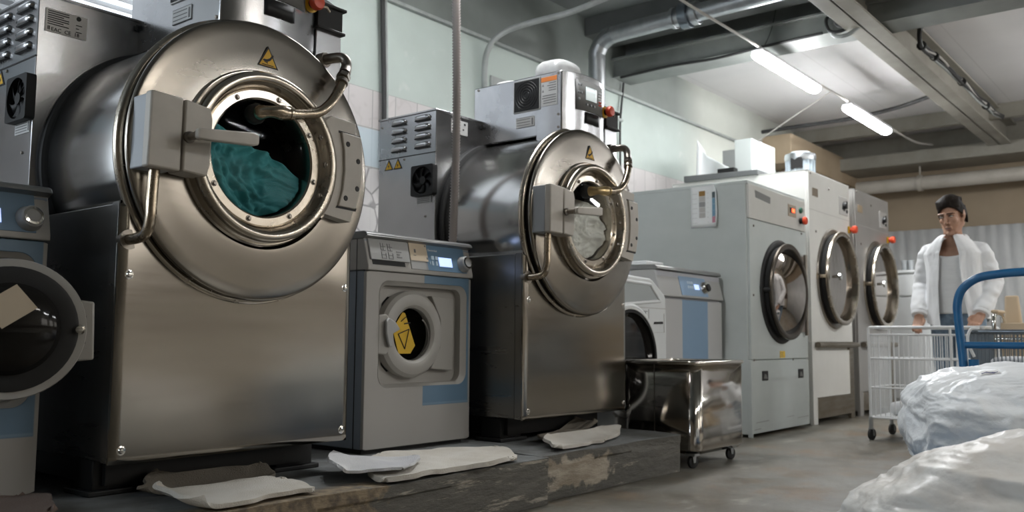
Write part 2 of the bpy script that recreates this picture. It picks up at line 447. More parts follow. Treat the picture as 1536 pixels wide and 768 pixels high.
def rectmap(pts, x0, x1, z0, z1):
    """project each point of an inner outline outward on to a rectangle"""
    cx, cz = (x0 + x1) / 2, (z0 + z1) / 2; hw, hh = (x1 - x0) / 2, (z1 - z0) / 2
    xs = [p[0] for p in pts]; zs = [p[1] for p in pts]
    ix, iz = (min(xs) + max(xs)) / 2, (min(zs) + max(zs)) / 2; iw, ih = (max(xs) - min(xs)) / 2, (max(zs) - min(zs)) / 2
    out = []
    for x, z in pts:
        u, w = (x - ix) / iw, (z - iz) / ih; k = max(abs(u), abs(w))
        out.append((cx + hw * u / k, cz + hh * w / k))
    return out
def smooth_path(pts, n=8):
    """Catmull-Rom through pts"""
    P = [V(p) for p in pts]; P = [2 * P[0] - P[1]] + P + [2 * P[-1] - P[-2]]; out = []
    for i in range(1, len(P) - 2):
        for k in range(n):
            t = k / n; a, b, c, d = P[i - 1], P[i], P[i + 1], P[i + 2]
            out.append(.5 * ((2 * b) + (c - a) * t + (2 * a - 5 * b + 4 * c - d) * t * t + (3 * b - a - 3 * c + d) * t ** 3))
    out.append(P[-2]); return out

# ------------------------------------------------------------------ camera
F_, YAW, PIT, ROLL = 1343.67, .676656, .0916661, .00767746
cam = bpy.data.cameras.new('camera'); cam.sensor_width = 36; cam.lens = F_ * 36 / 1536; cam.clip_start = .05
co = bpy.data.objects.new('camera', cam); COL.objects.link(co); S.camera = co
f = V((math.cos(YAW) * math.cos(PIT), math.sin(YAW) * math.cos(PIT), math.sin(PIT)))
r_ = V((math.sin(YAW), -math.cos(YAW), 0)); u_ = r_.cross(f)
r_, u_ = math.cos(ROLL) * r_ + math.sin(ROLL) * u_, -math.sin(ROLL) * r_ + math.cos(ROLL) * u_
mm = Matrix((r_, u_, -f)).transposed().to_4x4(); mm.translation = (0, 0, .68); co.matrix_world = mm
cam.dof.use_dof = True; cam.dof.focus_distance = 3.1; cam.dof.aperture_fstop = 3.5
# ------------------------------------------------------------------ room
XB, XF, YR, YL = -3.0, 12.2, -3.6, 4.2
structure(MB().box(XB - .2, XF + .2, YR - .2, YL + .2, -.1, 0).build('floor', 'floor_concrete'))
structure(MB().box(6.95, XF + .2, YR - .2, YL + .2, 3.30, 3.4).build('ceiling', 'ceiling_panel'))
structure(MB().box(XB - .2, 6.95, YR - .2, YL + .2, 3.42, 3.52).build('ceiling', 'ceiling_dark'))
# left wall, with the window opening near the first machine
w = MB()
WX0, WX1, WZ0, WZ1 = .75, 2.72, 2.12, 3.2
w.box(XB - .2, -1.7, YL, YL + .2, 0, 3.5); w.box(.45, WX0, YL, YL + .2, 0, 3.5); w.box(-1.7, .45, YL, YL + .2, 0, 1.05); w.box(-1.7, .45, YL, YL + .2, 2.45, 3.5); w.box(WX1, XF + .2, YL, YL + .2, 0, 3.5)
w.box(WX0, WX1, YL, YL + .2, 0, WZ0); w.box(WX0, WX1, YL, YL + .2, WZ1, 3.5)
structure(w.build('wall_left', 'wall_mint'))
structure(MB().box(2.9, 9.6, 4.165, 4.2, 2.86, 2.885).build('trim_1', 'conduit_gray', bevel=.004))
structure(MB().box(WX0, WX1, 4.3, 4.32, WZ0, WZ1).build('window_1', 'daylight_dim'))
structure(MB().box(-1.7, .45, 4.3, 4.32, 1.05, 2.45).build('window_8', 'daylight_soft'))
q = MB()
for x in (-1.7, -.65, .39): q.box(x, x + .06, 4.2, 4.26, 1.05, 2.45)
q.box(-1.7, .45, 4.2, 4.26, 1.05, 1.11); q.box(-1.7, .45, 4.2, 4.26, 2.39, 2.45)
structure(q.build('window_9', 'window_frame'))
fr = MB(); fr.box(WX0, WX1, 4.2, 4.26, WZ0, WZ0 + .05); fr.box(WX0, WX1, 4.2, 4.26, WZ1 - .05, WZ1)
for x in (WX0, 1.70, WX1 - .05): fr.box(x, x + .05, 4.2, 4.26, WZ0, WZ1)
ob = structure(fr.build('window_2', 'window_frame'))
bl = thing('window_blind', (1.73, 4.17, WZ1), 'white horizontal slatted blind glowing over the window at the top left', 'blind')
MB().box(WX0 - .03, WX1 + .03, 4.14, 4.2, WZ1 - .02, WZ1 + .04).build('head_rail', 'blind', bl, o=(1.73, 4.17, WZ1), bevel=.004)
sl = MB()
z = WZ0 - .05
while z < WZ1 - .03:
    sl.obox((1.735, 4.165, z), (1.0, 0, 0), (0, .015, .017), (0, -.0009, .0008)); z += .05
sl.build('slats', 'blind', bl, o=(1.73, 4.17, WZ1))
cd = MB()
for x in (.95, 1.62, 2.5): cd.tube([(x, 4.14, WZ0 - .05), (x, 4.14, WZ1)], .003, 6)
cd.build('ladder_cord', 'blind', bl, o=(1.73, 4.17, WZ1))

# far wall with soffit, corrugated panels
structure(MB().box(XF, XF + .2, YR - .2, YL + .2, 0, 3.5).build('wall_far', 'wall_far_paint'))
cp = MB()
n = 150; y0, y1 = -3.4, 3.5; pts = []
for i in range(n + 1):
    y = y0 + (y1 - y0) * i / n; ph = (y * 7.5) % 1.
    d = .0 if ph < .42 else (.035 if .5 < ph < .92 else .018)
    pts.append((12.14 - d, y))
cp.loft([[(x, y, z) for x, y in pts] for z in (0, 2.10)], closed=False)
structure(cp.build('wall_far', 'corrugated', angle=10, solid=.004))
structure(MB().box(9.9, XF, 3.85, 4.2, 2.72, 3.06).build('trim_2', 'soffit', bevel=.01))
for z0, z1, x0 in ((2.86, 3.02, 11.55), (3.04, 3.30, 11.9)):
    structure(MB().box(x0, XF, YR, YL, z0, z1).build('trim_3', 'beam_cream', bevel=.01))
# right and back walls, with windows that light the room
w = MB()
def wall_x(mb, y, t, wins, x0, x1, zt):
    xs = x0
    for a, b, za, zb in wins:
        mb.box(xs, a, y, y + t, 0, zt); mb.box(a, b, y, y + t, 0, za); mb.box(a, b, y, y + t, zb, zt); xs = b
    mb.box(xs, x1, y, y + t, 0, zt)
wins = [(3.6, 5.4, 1.42, 2.6), (6.2, 8.0, 1.42, 2.6), (9.0, 10.8, 1.42, 2.6)]
wall_x(w, YR - .2, .2, wins, XB - .2, XF + .2, 3.5)
structure(w.build('wall_right', 'wall_bands'))
for i, (a, b, za, zb) in enumerate(wins):
    structure(MB().box(a, b, YR - .12, YR - .1, za, zb).build('window_%d' % (3 + i), 'daylight_warm'))
    q = MB()
    for x in (a, (a + b) / 2 - .03, b - .06): q.box(x, x + .06, YR - .1, YR - .04, za, zb)
    q.box(a, b, YR - .1, YR - .04, za, za + .06); q.box(a, b, YR - .1, YR - .04, zb - .06, zb)
    structure(q.build('trim_4', 'window_frame'))
w = MB(); BW = [(2.5, 4.0, 1.55, 3.0)]
ys = YR - .2
for a, b, za, zb in BW:
    w.box(XB - .2, XB, ys, a, 0, 3.5); w.box(XB - .2, XB, a, b, 0, za); w.box(XB - .2, XB, a, b, zb, 3.5); ys = b
w.box(XB - .2, XB, ys, YL + .2, 0, 3.5)
structure(w.build('wall_back', 'wall_plain'))
for i, (a, b, za, zb) in enumerate(BW):
    structure(MB().box(XB - .12, XB - .1, a, b, za, zb).build('window_%d' % (6 + i), 'daylight'))
    q = MB()
    for y in (a, (a + b) / 2 - .03, b - .06): q.box(XB - .1, XB - .04, y, y + .06, za, zb)
    q.box(XB - .1, XB - .04, a, b, za, za + .06); q.box(XB - .1, XB - .04, a, b, zb - .06, zb)
    structure(q.build('trim_5', 'window_frame'))

# plinth under the washers
pl = MB()
pl.prism([(-1.5, 2.19, 0), (3.03, 2.235, 0), (3.03, YL, 0), (-1.5, YL, 0)], (0, 0, .195))
pl.prism([(3.03, 2.275, 0), (4.232, 2.27, 0), (4.245, 2.30, 0), (4.245, YL, 0), (3.03, YL, 0)], (0, 0, .195))
bmesh.ops.subdivide_edges(pl.bm, edges=pl.bm.edges[:], cuts=14, use_grid_fill=True)
for v in pl.bm.verts:
    if v.co.y < 2.4 and v.co.z > .15:
        v.co.y += .022 * noise.noise(v.co * 5) + .008 * noise.noise(v.co * 19); v.co.z += .005 * noise.noise(v.co * 9) - .004
structure(pl.build('concrete_plinth', 'plinth_concrete', bevel=.008))

# beams
def ibeam_x(name, m, x0, x1, y0, y1, z0, z1, t=.018):
    b = MB(); yc = (y0 + y1) / 2
    b.box(x0, x1, y0, y1, z0, z0 + t); b.box(x0, x1, y0, y1, z1 - t, z1); b.box(x0, x1, yc - t / 2, yc + t / 2, z0, z1)
    return structure(b.build(name, m, bevel=.003))
ibeam_x('ceiling_beam', 'beam_cream', 3.0, XF, 1.88, 2.12, 2.965, 3.27)
b = MB()
b.box(6.64, 6.94, YR, YL, 3.0, 3.01); b.box(6.66, 6.68, YR, YL, 3.01, 3.16); b.box(6.62, 6.70, YR, YL, 3.15, 3.17); b.box(6.86, 6.955, YR, YL, 3.012, 3.42)
structure(b.build('ceiling_beam', 'beam_gray', bevel=.003))
structure(MB().box(6.2, 6.6, YR, YL, 3.26, 3.42).build('ceiling_beam', 'beam_dark', bevel=.003))
structure(MB().box(10.9, 11.0, YR, YL, 3.14, 3.30).build('ceiling_beam', 'beam_cream', bevel=.003))

# fluorescent lamps along the cable, plus unseen ones added as fill
def tube_lamp(x, y, z, label, L=1.25, axis='x', strength='tube_light', bare=False):
    t = thing('ceiling_lamp', (x, y, z), label, 'lamp', 'fluorescent ceiling lamps')
    d = MB(); h = L / 2
    prof = []
    for k in range(13):
        a = -PI * k / 12 if not bare else -2 * PI * k / 13
        prof.append((.058 * math.cos(a), .045 * math.sin(a) - .005))
    rings = []
    for i, (xx, s) in enumerate(((-h, .55), (-h + .03, .92), (-h + .07, 1), (h - .07, 1), (h - .03, .92), (h, .55))):
        rings.append([(xx, p[0] * s, p[1] * s) if axis == 'x' else (p[0] * s, xx, p[1] * s) for p in prof])
    d.loft(rings, True, True); d.build('diffuser', strength, t)
    hs = MB()
    if bare: hs.box(-h + .02, h - .02, -.02, .02, .045, .07)
    elif axis == 'x': hs.box(-h + .02, h - .02, -.055, .055, -.004, .035)
    else: hs.box(-.055, .055, -h + .02, h - .02, -.004, .035)
    hs.build('housing', 'fixture', t, bevel=.012)
    for s in (-1, 1):
        p = (s * (h - .06), 0, .03) if axis == 'x' else (0, s * (h - .06), .03)
        MB().tube([p, (p[0], p[1], .07)], .008, 8).box(p[0] - .02, p[0] + .02, p[1] - .03, p[1] + .03, .03, .045).build('clip', 'galvanised', t)
    return t
tube_lamp(6.93, 2.705, 2.85, 'glowing fluorescent tube lamp hanging nearest, in front of the dark cross beam')
tube_lamp(8.92, 2.69, 2.85, 'glowing fluorescent tube lamp hanging farther away, before the white ceiling')
tube_lamp(3.5, 2.7, 2.95, 'added, unseen fluorescent tube lamp above the second large washer, brightening the first dryer')  # fill lamp added out of view, lights the first dryer's side
tube_lamp(2.4, -1.6, 3.1, 'added, unseen dimmer tube lamp over the open floor, brightening the plastic bags', strength='fill_tube_weak')  # unseen lamp put in so the bags come out white
tube_lamp(4.6, -2.2, 3.1, 'added, unseen fluorescent tube lamp over the open floor, near end, filling the foreground')  # extra lamp beyond the frame, lifts the dark foreground
tube_lamp(7.3, -1.9, 3.0, 'added, unseen fluorescent tube lamp over the open floor, middle, brightening the dryers')  # no visible source here; added for light on dryers and man
tube_lamp(9.2, -.5, 2.7, 'added, unseen bare tube lamp over the open floor, far end, brightening the ceiling', bare=True)  # added without a hood so it also lights the far ceiling
def cable(name, pts, r, m, label, cat='cable', n=8, sp=8):
    ob = MB().tube(smooth_path(pts, sp), r, n).build(name, m); return tag(ob, label, cat)
cable('lamp_cable', [(4.2, 2.69, 2.92), (5.07, 2.70, 2.89), (6.3, 2.705, 2.905), (7.55, 2.70, 2.905), (8.3, 2.69, 2.905), (9.6, 2.69, 2.905), (10.6, 2.7, 2.93), (11.5, 2.72, 3.05)], .010, 'cable_pale', 'thin grey cable strung lengthwise that carries the two fluorescent lamps')
cable('hanger_wire', [(7.9, 2.7, 2.9), (7.95, 3.1, 2.72), (8.05, 3.6, 2.5)], .006, 'cable_pale', 'thin pale wire running down slantwise from the lamp cable to the wall')
cable('hanger_wire', [(6.75, 2.72, 3.35), (6.6, 2.71, 3.1), (6.42, 2.705, 2.9)], .003, 'cable', 'thin dark wire holding the near end of the nearer lamp')
cable('black_conduit', [(9.55, 4.05, 3.03), (9.55, 3.7, 3.035), (9.6, 3.1, 3.05), (9.55, 2.6, 3.08), (9.5, 2.15, 3.16)], .022, 'cable', 'thick black conduit crossing under the white ceiling to the long beam')
cable('beam_cable', [(6.62, 4.1, 2.98), (6.6, 3.6, 2.985), (6.6, 3.2, 2.97), (6.6, 2.8, 2.985), (6.58, 2.3, 2.99)], .012, 'cable', 'thin black cable sagging along the bottom of the cross beam')
# tangle of cables at the long beam
cl = thing('cable_coil', (6.57, 2.1, 3.0), 'looped cables dangling where the dark cross beam meets the long beam', 'cable')
for k, (dy, dz, r) in enumerate(((0, 0, .016), (.03, .04, .013), (-.03, .07, .012))):
    MB().tube(smooth_path([(6.60, 2.20 + dy, 3.14), (6.58, 2.24 + dy, 3.04 + dz), (6.55, 2.20 + dy, 2.94 + dz), (6.55, 2.10 + dy, 2.93 + dz), (6.58, 2.0, 3.0 + dz)], 8), r, 8).build('cable_loop', ['conduit_gray', 'cable', 'cable'][k], cl, o=(6.57, 2.1, 3.0))
cb = thing('cable_bundle', (8.0, 1.84, 3.05), 'bundle of dark cables running along the side of the long beam', 'cable')
base = smooth_path([(6.98, .5, 3.26), (7.1, 1.2, 3.23), (7.25, 1.68, 3.19), (7.36, 1.80, 3.15), (7.45, 1.825, 3.05), (7.7, 1.83, 3.04), (8.1, 1.82, 3.06), (8.6, 1.81, 3.04), (9.3, 1.80, 3.02), (9.9, 1.80, 3.02), (10.5, 1.78, 3.05)], 8)
for k in range(5):
    MB().tube([p + V((0, .028 * noise.noise(V((p.x * 2.2, k * 3.1, 0))), .022 * math.sin(k * 1.3) + .035 * noise.noise(V((p.x * 1.8, k * 5.7, 4))))) for p in base], .010 + .003 * (k % 2), 7).build('strand', ['cable', 'cable', 'cable_pale', 'cable', 'conduit_gray'][k], cb, o=(8.0, 1.84, 3.05))
for i in (34, 44, 58, 70):
    p = base[i]; MB().tube([p + V((-.012, 0, 0)), p + V((.012, 0, 0))], .038, 10).build('cable_tie', 'cable', cb, o=(8.0, 1.84, 3.05))

# pipes
cable('wall_pipe', [(3.87, 4.16, 1.6), (3.86, 4.16, 2.2), (3.83, 4.16, 2.8), (3.81, 4.16, 3.42)], .016, 'cable', 'dark upright pipe on the tiled wall beside the first large washer', 'pipe', 10)
cable('wall_pipe', [(3.90, 4.17, 1.7), (3.895, 4.17, 2.2), (3.87, 4.17, 2.8), (3.85, 4.17, 3.42)], .010, 'conduit_gray', 'pale upright pipe right beside the dark pipe on the tiled wall', 'pipe', 10)
cable('wall_conduit', [(4.846, 4.16, 1.9), (4.846, 4.16, 2.4), (4.848, 4.16, 2.68), (4.855, 4.13, 2.79), (4.882, 4.08, 2.865), (4.937, 4.0, 2.924), (5.02, 3.85, 2.97), (5.114, 3.65, 3.01), (5.19, 3.5, 3.06), (5.3, 3.28, 3.15), (5.45, 2.9, 3.3)], .022, 'conduit_gray', 'grey conduit rising up the mint wall and bending away under the ceiling', 'pipe', 12)
structure(MB().box(4.95, 5.55, 4.185, 4.2, 2.1, 2.62).build('trim_6', 'conduit_gray', bevel=.003))
hose = []
for i in range(330):
    z = 1.10 + i * .0072; t = (z - 1.1) / 2.3
    hose.append((3.166 - .030 * t * t - .010 * math.sin(z * 3), 2.905 + .01 * math.sin(z * 2), z))
hs = MB(); hs.tube(hose, [.0225 if i % 2 else .0165 for i in range(330)], 12)
tag(hs.build('corrugated_hose', 'hose_gray', angle=80), 'grey corrugated hose hanging straight down behind the small blue-topped washer', 'hose')
dk = thing('ventilation_duct', (5.93, 3.9, 1.9), 'round galvanised duct rising behind the second large washer and elbowing along the ceiling', 'duct')
O = (5.93, 3.9, 1.9)
MB().tube([(5.93, 3.9, 1.9), (5.93, 3.9, 2.92)], .068, 24).build('riser', 'galvanised', dk, o=O)
MB().tube([(5.93, 3.9, 2.92), (5.93, 3.9, 2.98), (5.93, 3.86, 3.05), (5.92, 3.79, 3.09), (5.92, 3.74, 3.10)], .070, 24).build('elbow', 'galvanised', dk, o=O, angle=15)
MB().tube([(5.92, 3.74, 3.10), (5.88, .3, 3.14)], .066, 24).build('run', 'galvanised', dk, o=O)
for p, q, r in (((5.93, 3.9, 2.55), (5.93, 3.9, 2.57), .073), ((5.91, 3.12, 3.107), (5.91, 3.05, 3.108), .10), ((5.91, 3.03, 3.108), (5.91, 2.98, 3.108), .088), ((5.91, 3.2, 3.106), (5.91, 3.17, 3.106), .08)):
    MB().cyl(p, q, r).build('collar', 'galvanised' if r < .09 else 'wire_gray', dk, o=O, bevel=.004)
MB().tube([(5.91, 3.08, 3.2), (5.91, 3.08, 3.42)], .012, 8).build('hanger', 'cable', dk, o=O)
cp_ = thing('ceiling_pipe', (11.8, 1.0, 2.65), 'thick cream pipe running level across the far wall', 'pipe')
MB().tube([(11.8, 3.72, 2.65), (11.8, -3.5, 2.64)], .085, 24).build('pipe_run', 'pipe_cream', cp_, o=(11.8, 1.0, 2.65))
for y in (2.95, 1.3):
    MB().lathe([(.09, -.03), (.1, -.025), (.1, .025), (.09, .03)], (11.8, y, 2.648), (0, 1, 0), 24).tube([(11.8, y, 2.73), (11.8, y, 2.9)], .01, 8).build('pipe_clamp', 'pipe_cream', cp_, o=(11.8, 1.0, 2.65))
cable('wall_conduit', [(10.3, 4.1, 3.1), (10.3, 4.1, 2.4), (10.3, 4.1, 1.6)], .03, 'pipe_brown', 'brown upright pipe on the left wall behind the tall white dryer', 'pipe', 10)
cable('wall_conduit', [(6.78, 4.17, 2.98), (6.72, 4.17, 2.6), (6.72, 4.17, 2.2), (6.72, 4.17, 1.6)], .010, 'cable', 'thin dark upright cable on the mint wall before the first dryer', 'cable', 8)
cable('wall_cable', [(6.45, 4.17, 2.75), (6.38, 4.15, 2.5), (6.5, 4.15, 2.2), (6.75, 4.15, 1.95)], .008, 'cable_pale', 'slack pale cable hanging on the wall behind the control box of the second large washer', 'cable', 8)
cable('wall_pipe', [(5.95, 4.15, 2.62), (6.3, 4.15, 2.62), (6.72, 4.15, 2.62)], .014, 'conduit_gray', 'short level grey pipe on the wall beside the galvanised duct', 'pipe', 10)
# ------------------------------------------------------------------ large washers
YF = 2.55            # front panels stand at this y
CX, CZ = .4425, 1.262
def big_washer(X0, label, first):
    O = (X0, YF, .195)
    root = thing('washer_extractor', O, label, 'washing machine', 'large front-loading washer-extractors')
    P = lambda x, y, z: (X0 + x, YF + y, z)
    def box(mb, x0, x1, y0, y1, z0, z1): return mb.box(X0 + x0, X0 + x1, YF + y0, YF + y1, z0, z1)
    def B(mb, name, m, parent=root, **k): return mb.build(name, m, parent, o=O, **k)
    AX = (0, -1, 0)
    # base
    b = MB(); box(b, .06, .82, .14, .92, .225, .31); B(b, 'base_frame', 'black_frame')
    for x in (.03, .70):
        for y in (.16, .80):
            b = MB(); box(b, x, x + .16, y, y + .12, .21, .305); box(b, x - .02, x + .18, y - .02, y + .14, .195, .212); B(b, 'foot', 'black_frame', bevel=.004)
    # lower cabinet
    b = MB(); box(b, .003, .882, .012, .95, .31, 1.075); B(b, 'cabinet', 'side_steel', bevel=.003)
    b = MB(); box(b, -.004, .012, .014, .05, .308, 1.078); box(b, -.001, .006, .054, .058, .312, 1.074); B(b, 'corner_strip', 'side_steel', bevel=.001)
    b = MB()
    def wave(x, z):
        q = V((x * .9 + X0 * 3, z * 4.0, X0)); k = min(1, max(0, min(x + .004, .889 - x, z - .305, 1.08 - z)) / .12); return -.0055 - k * (.0034 * noise.noise(q) + .0010 * noise.noise(q * 2.3))
    ed = [(-.004, -.0005), (.006, -.004)]
    b.grid(lambda u, v: P(-.004 + .893 * u, min(0, wave(u * .893, .305 + .775 * v)) if 0 < u < 1 and 0 < v < 1 else .004, .305 + .775 * v), 60, 70)
    b.prism([P(-.004, .004, .305), P(.889, .004, .305), P(.889, .004, 1.08), P(-.004, .004, 1.08)], (0, .008, 0)); fp = B(b, 'front_panel', 'brushed_steel', angle=60)
    for x, z in ((.028, .345), (.857, .345), (.028, .86), (.857, .86)):
        b = MB(); b.lathe([(.0, .009), (.006, .008), (.009, .004), (.010, 0)], P(x, -.004, z), AX, 16); b.lathe([(.014, 0), (.014, .002), (.009, .003)], P(x, -.004, z), AX, 16)
        B(b, 'screw', 'chrome', fp)
    # barrel, gasket, rear barrel
    b = MB(); b.lathe([(.445, 0), (.447, .02), (.447, .50), (.44, .515), (.30, .52)], P(CX, .0, CZ), (0, 1, 0), 96); B(b, 'barrel', 'barrel_steel')
    b = MB(); b.lathe([(.452, -.012), (.462, -.008), (.464, .004), (.458, .014), (.44, .016), (.44, -.012), (.452, -.012)], P(CX, .52, CZ), (0, 1, 0), 96); B(b, 'gasket_band', 'black_rubber')
    b = MB(); b.lathe([(.446, 0), (.446, .35), (.0, .36)], P(CX, .53, CZ), (0, 1, 0), 72); B(b, 'rear_shell', 'barrel_steel')
    # front disc with its double rim
    def torus_prof(R0, h, r, n=10, a0=0, a1=2 * PI): return [(R0 + r * math.cos(a0 + (a1 - a0) * i / n), h + r * math.sin(a0 + (a1 - a0) * i / n)) for i in range(n + 1)]
    b = MB(); b.lathe(torus_prof(.462, -.004, .017, 14), P(CX, 0, CZ), AX, 96); B(b, 'barrel_flange', 'door_steel', angle=60)
    b = MB(); b.lathe([(.447, 0), (.45, .03)], P(CX, 0, CZ), AX, 96); B(b, 'flange_groove', 'drum_dark')
    b = MB()
    prof = [(.445, .02)] + [(.455 + .012 * math.cos(a), .042 + .012 * math.sin(a)) for a in [(-PI / 2 + PI * i / 8) for i in range(9)]] + [(.447, .056), (.42, .058), (.37, .062), (.31, .068), (.297, .068), (.29, .058), (.285, .03)]
    b.lathe(prof, P(CX, 0, CZ), AX, 96); B(b, 'front_disc', 'disc_steel', angle=25)
    # door
    DX, DZ = .430, 1.266
    b = MB()
    prof = [(.288, .05), (.292, .075), (.287, .082), (.278, .082), (.272, .085)] + [(.262 + .019 * math.cos(a), .108 + .019 * math.sin(a)) for a in [(-.6 + 3.4 * i / 10) for i in range(11)]] + [(.238, .096), (.232, .078), (.226, .074)]
    b.lathe(prof, P(DX, 0, DZ), AX, 96); dr = B(b, 'door', 'door_steel', angle=40)
    b = MB(); b.lathe([(.229, .07), (.229, .082), (.224, .085), (.200, .085), (.194, .080), (.192, .05), (.2, .0), (.2, -.06)], P(DX, 0, DZ), AX, 72); B(b, 'glass_ring', 'door_steel', dr, angle=30)
    for k in range(8):
        a = R(14 + 45 * k); b = MB(); p = P(DX + .212 * math.sin(a), -.084, DZ + .212 * math.cos(a))
        b.lathe([(.0, .009), (.0055, .009), (.0065, .007), (.0065, 0)], p, AX, 6); b.lathe([(.010, 0), (.010, .002), (.006, .003)], p, AX, 14); B(b, 'bolt', 'old_steel', dr)
    b = MB(); b.lathe([(0, .076), (.10, .073), (.197, .064)], P(DX, 0, DZ), AX, 48); B(b, 'door_window', 'glass', dr)
    b = MB(); b.lathe([(.2, -.06), (.215, -.10), (.36, -.12), (.36, -.42), (0, -.42)], P(DX, 0, DZ), AX, 48); B(b, 'drum', 'drum_dark')
    # latch
    b = MB(); b.prism([P(-.012, -.16, 1.387), P(-.016, -.16, 1.163), P(.090, -.157, 1.163), P(.092, -.157, 1.383)], (0, .035, 0))
    lt = B(b, 'door_latch', 'latch_cream', bevel=.006)
    b = MB(); b.prism([P(-.006, -.125, 1.384), P(-.010, -.125, 1.166), P(.088, -.125, 1.166), P(.09, -.125, 1.38)], (0, .085, 0)); B(b, 'latch_body', 'latch_side', lt, bevel=.004)
    b = MB(); b.prism([P(.098, -.158, 1.382), P(.096, -.158, 1.165), P(.182, -.150, 1.160), P(.193, -.150, 1.20), P(.196, -.150, 1.34), P(.188, -.150, 1.372)], (0, .085, 0)); B(b, 'latch_cover', 'latch_cream', lt, bevel=.006)
    b = MB(); b.lathe([(.018, 0), (.018, .01), (.012, .014), (.012, .05), (.016, .055), (.016, .07), (0, .07)], P(.112, -.155, 1.268), AX, 20); hd = B(b, 'handle', 'old_steel', lt)
    b = MB(); b.loft([[P(x, -.226 + sy * w, z + sz * h) for sy, sz in ((-1, -1), (1, -1), (1, 1), (-1, 1))] for x, z, w, h in ((.094, 1.268, .008, .012), (.102, 1.268, .011, .016), (.15, 1.271, .012, .0175), (.285, 1.283, .012, .0205), (.300, 1.284, .011, .017), (.306, 1.285, .007, .010))], True, True); B(b, 'handle_grip', 'latch_cream', lt, bevel=.004, angle=60)
    # pipe under the latch
    b = MB(); b.tube(smooth_path([P(.034, -.11, 1.17), P(.03, -.11, 1.08), P(.028, -.11, 1.02), P(.026, -.095, .978), P(.024, -.055, .966), P(.024, 0, .964)], 7), .0165, 16); B(b, 'latch_pipe', 'pipe_steel')
    b = MB(); b.cyl(P(.024, -.006, .964), P(.024, 0.02, .964), .03); B(b, 'pipe_collar', 'old_steel')
    # hinge: crescent, block and pad
    def cres(r0, r1, a0, a1, n=16):
        return [(DX + r0 * math.cos(a0 + (a1 - a0) * i / n), DZ + r0 * math.sin(a0 + (a1 - a0) * i / n)) for i in range(n + 1)], [(DX + r1 * math.cos(a0 + (a1 - a0) * i / n), DZ + r1 * math.sin(a0 + (a1 - a0) * i / n)) for i in range(n + 1)]
    i_, o_ = cres(.222, .298, R(-38), R(36))
    rings = []
    for (xi, zi), (xo, zo) in zip(i_, o_):
        dx, dz = (xo - xi), (zo - zi)
        rings.append([P(xi, -.076, zi), P(xi + .03 * dx / .076, -.10, zi + .03 * dz / .076), P(xi + .6 * dx, -.112, zi + .6 * dz), P(xi + .9 * dx, -.108, zi + .9 * dz), P(xo, -.09, zo), P(xo, -.05, zo), P(xi, -.05, zi)])
    b = MB(); b.loft(rings, True, True); hg = B(b, 'door_hinge', 'door_steel', angle=50)
    arcp = [(DX + .285 * math.cos(R(-36 + 72 * i / 12)), DZ + .285 * math.sin(R(-36 + 72 * i / 12))) for i in range(13)]
    poly = [(.668, 1.105), (.784, 1.088)] + [(.784 + .036 * math.sin(PI * i / 8), 1.088 + .36 * i / 8) for i in range(1, 8)] + [(.800, 1.448), (.690, 1.456)] + arcp[::-1][0:]
    b = MB(); b.prism([P(x, -.112, z) for x, z in poly], (0, .06, 0)); B(b, 'hinge_block', 'latch_cream', hg, bevel=.004)
    b = MB(); b.prism([P(x, -.122, z) for x, z in [(.722, 1.140), (.800, 1.136), (.818, 1.20), (.827, 1.27), (.825, 1.34), (.818, 1.400), (.728, 1.405), (.742, 1.34), (.746, 1.27), (.739, 1.2)]], (0, .02, 0)); pad = B(b, 'hinge_plate', 'latch_cream', hg, bevel=.003)
    b = MB(); b.prism([P(x, -.1135, z) for x, z in [(.714, 1.133), (.806, 1.129), (.812, 1.14), (.722, 1.142)]], (0, .003, 0)); B(b, 'hinge_gap', 'ink', hg)
    b = MB(); b.prism([P(x, -.1135, z) for x, z in [(.72, 1.41), (.822, 1.405), (.822, 1.399), (.72, 1.402)]], (0, .003, 0)); B(b, 'hinge_gap', 'ink', hg)
    for x, z in ((.757, 1.365), (.806, 1.31), (.804, 1.21), (.752, 1.17)):
        b = MB(); b.lathe([(0, .0015), (.008, .002), (.010, 0)], P(x, -.122, z), AX, 16); B(b, 'hinge_screw', 'ink', hg)
    for a in (26, 3, -24):
        b = MB(); p = P(DX + .247 * math.cos(R(a)), -.104, DZ + .247 * math.sin(R(a))); b.lathe([(0, .01), (.006, .009), (.008, .004), (.012, .002), (.012, -.006)], p, AX, 14); B(b, 'hinge_bolt', 'old_steel', hg)
    # warning triangle
    tri = [(.446, 1.652), (.404, 1.579), (.488, 1.579)]
    b = MB(); b.prism([P(x, -.0675, z) for x, z in tri], (0, .008, 0)); sg = B(b, 'warning_sign', 'ink')
    b = MB(); c = (.446, 1.603); b.prism([P(c[0] + (x - c[0]) * .80, -.0685, c[1] + (z - c[1]) * .80) for x, z in tri], (0, .004, 0)); B(b, 'sign_face', 'yellow', sg)
    b = MB()
    b.prism([P(x, -.0692, z) for x, z in [(.462, 1.626), (.468, 1.622), (.455, 1.604), (.442, 1.597), (.424, 1.600), (.428, 1.605), (.440, 1.606), (.452, 1.612)]], (0, .003, 0))
    for q in ((.430, 1.5985, .436, 1.594), (.438, 1.597, .443, 1.592)): b.prism([P(q[0], -.0692, q[1]), P(q[0] + .004, -.0692, q[1] + .001), P(q[2] + .002, -.0692, q[3]), P(q[2] - .002, -.0692, q[3])], (0, .003, 0))
    b.prism([P(x, -.0692, z) for x, z in [(.422, 1.5885), (.468, 1.5885), (.468, 1.5855), (.422, 1.5855)]], (0, .003, 0))
    B(b, 'sign_symbol', 'ink', sg)
    # steam pipe
    pm = 'pipe_steel'
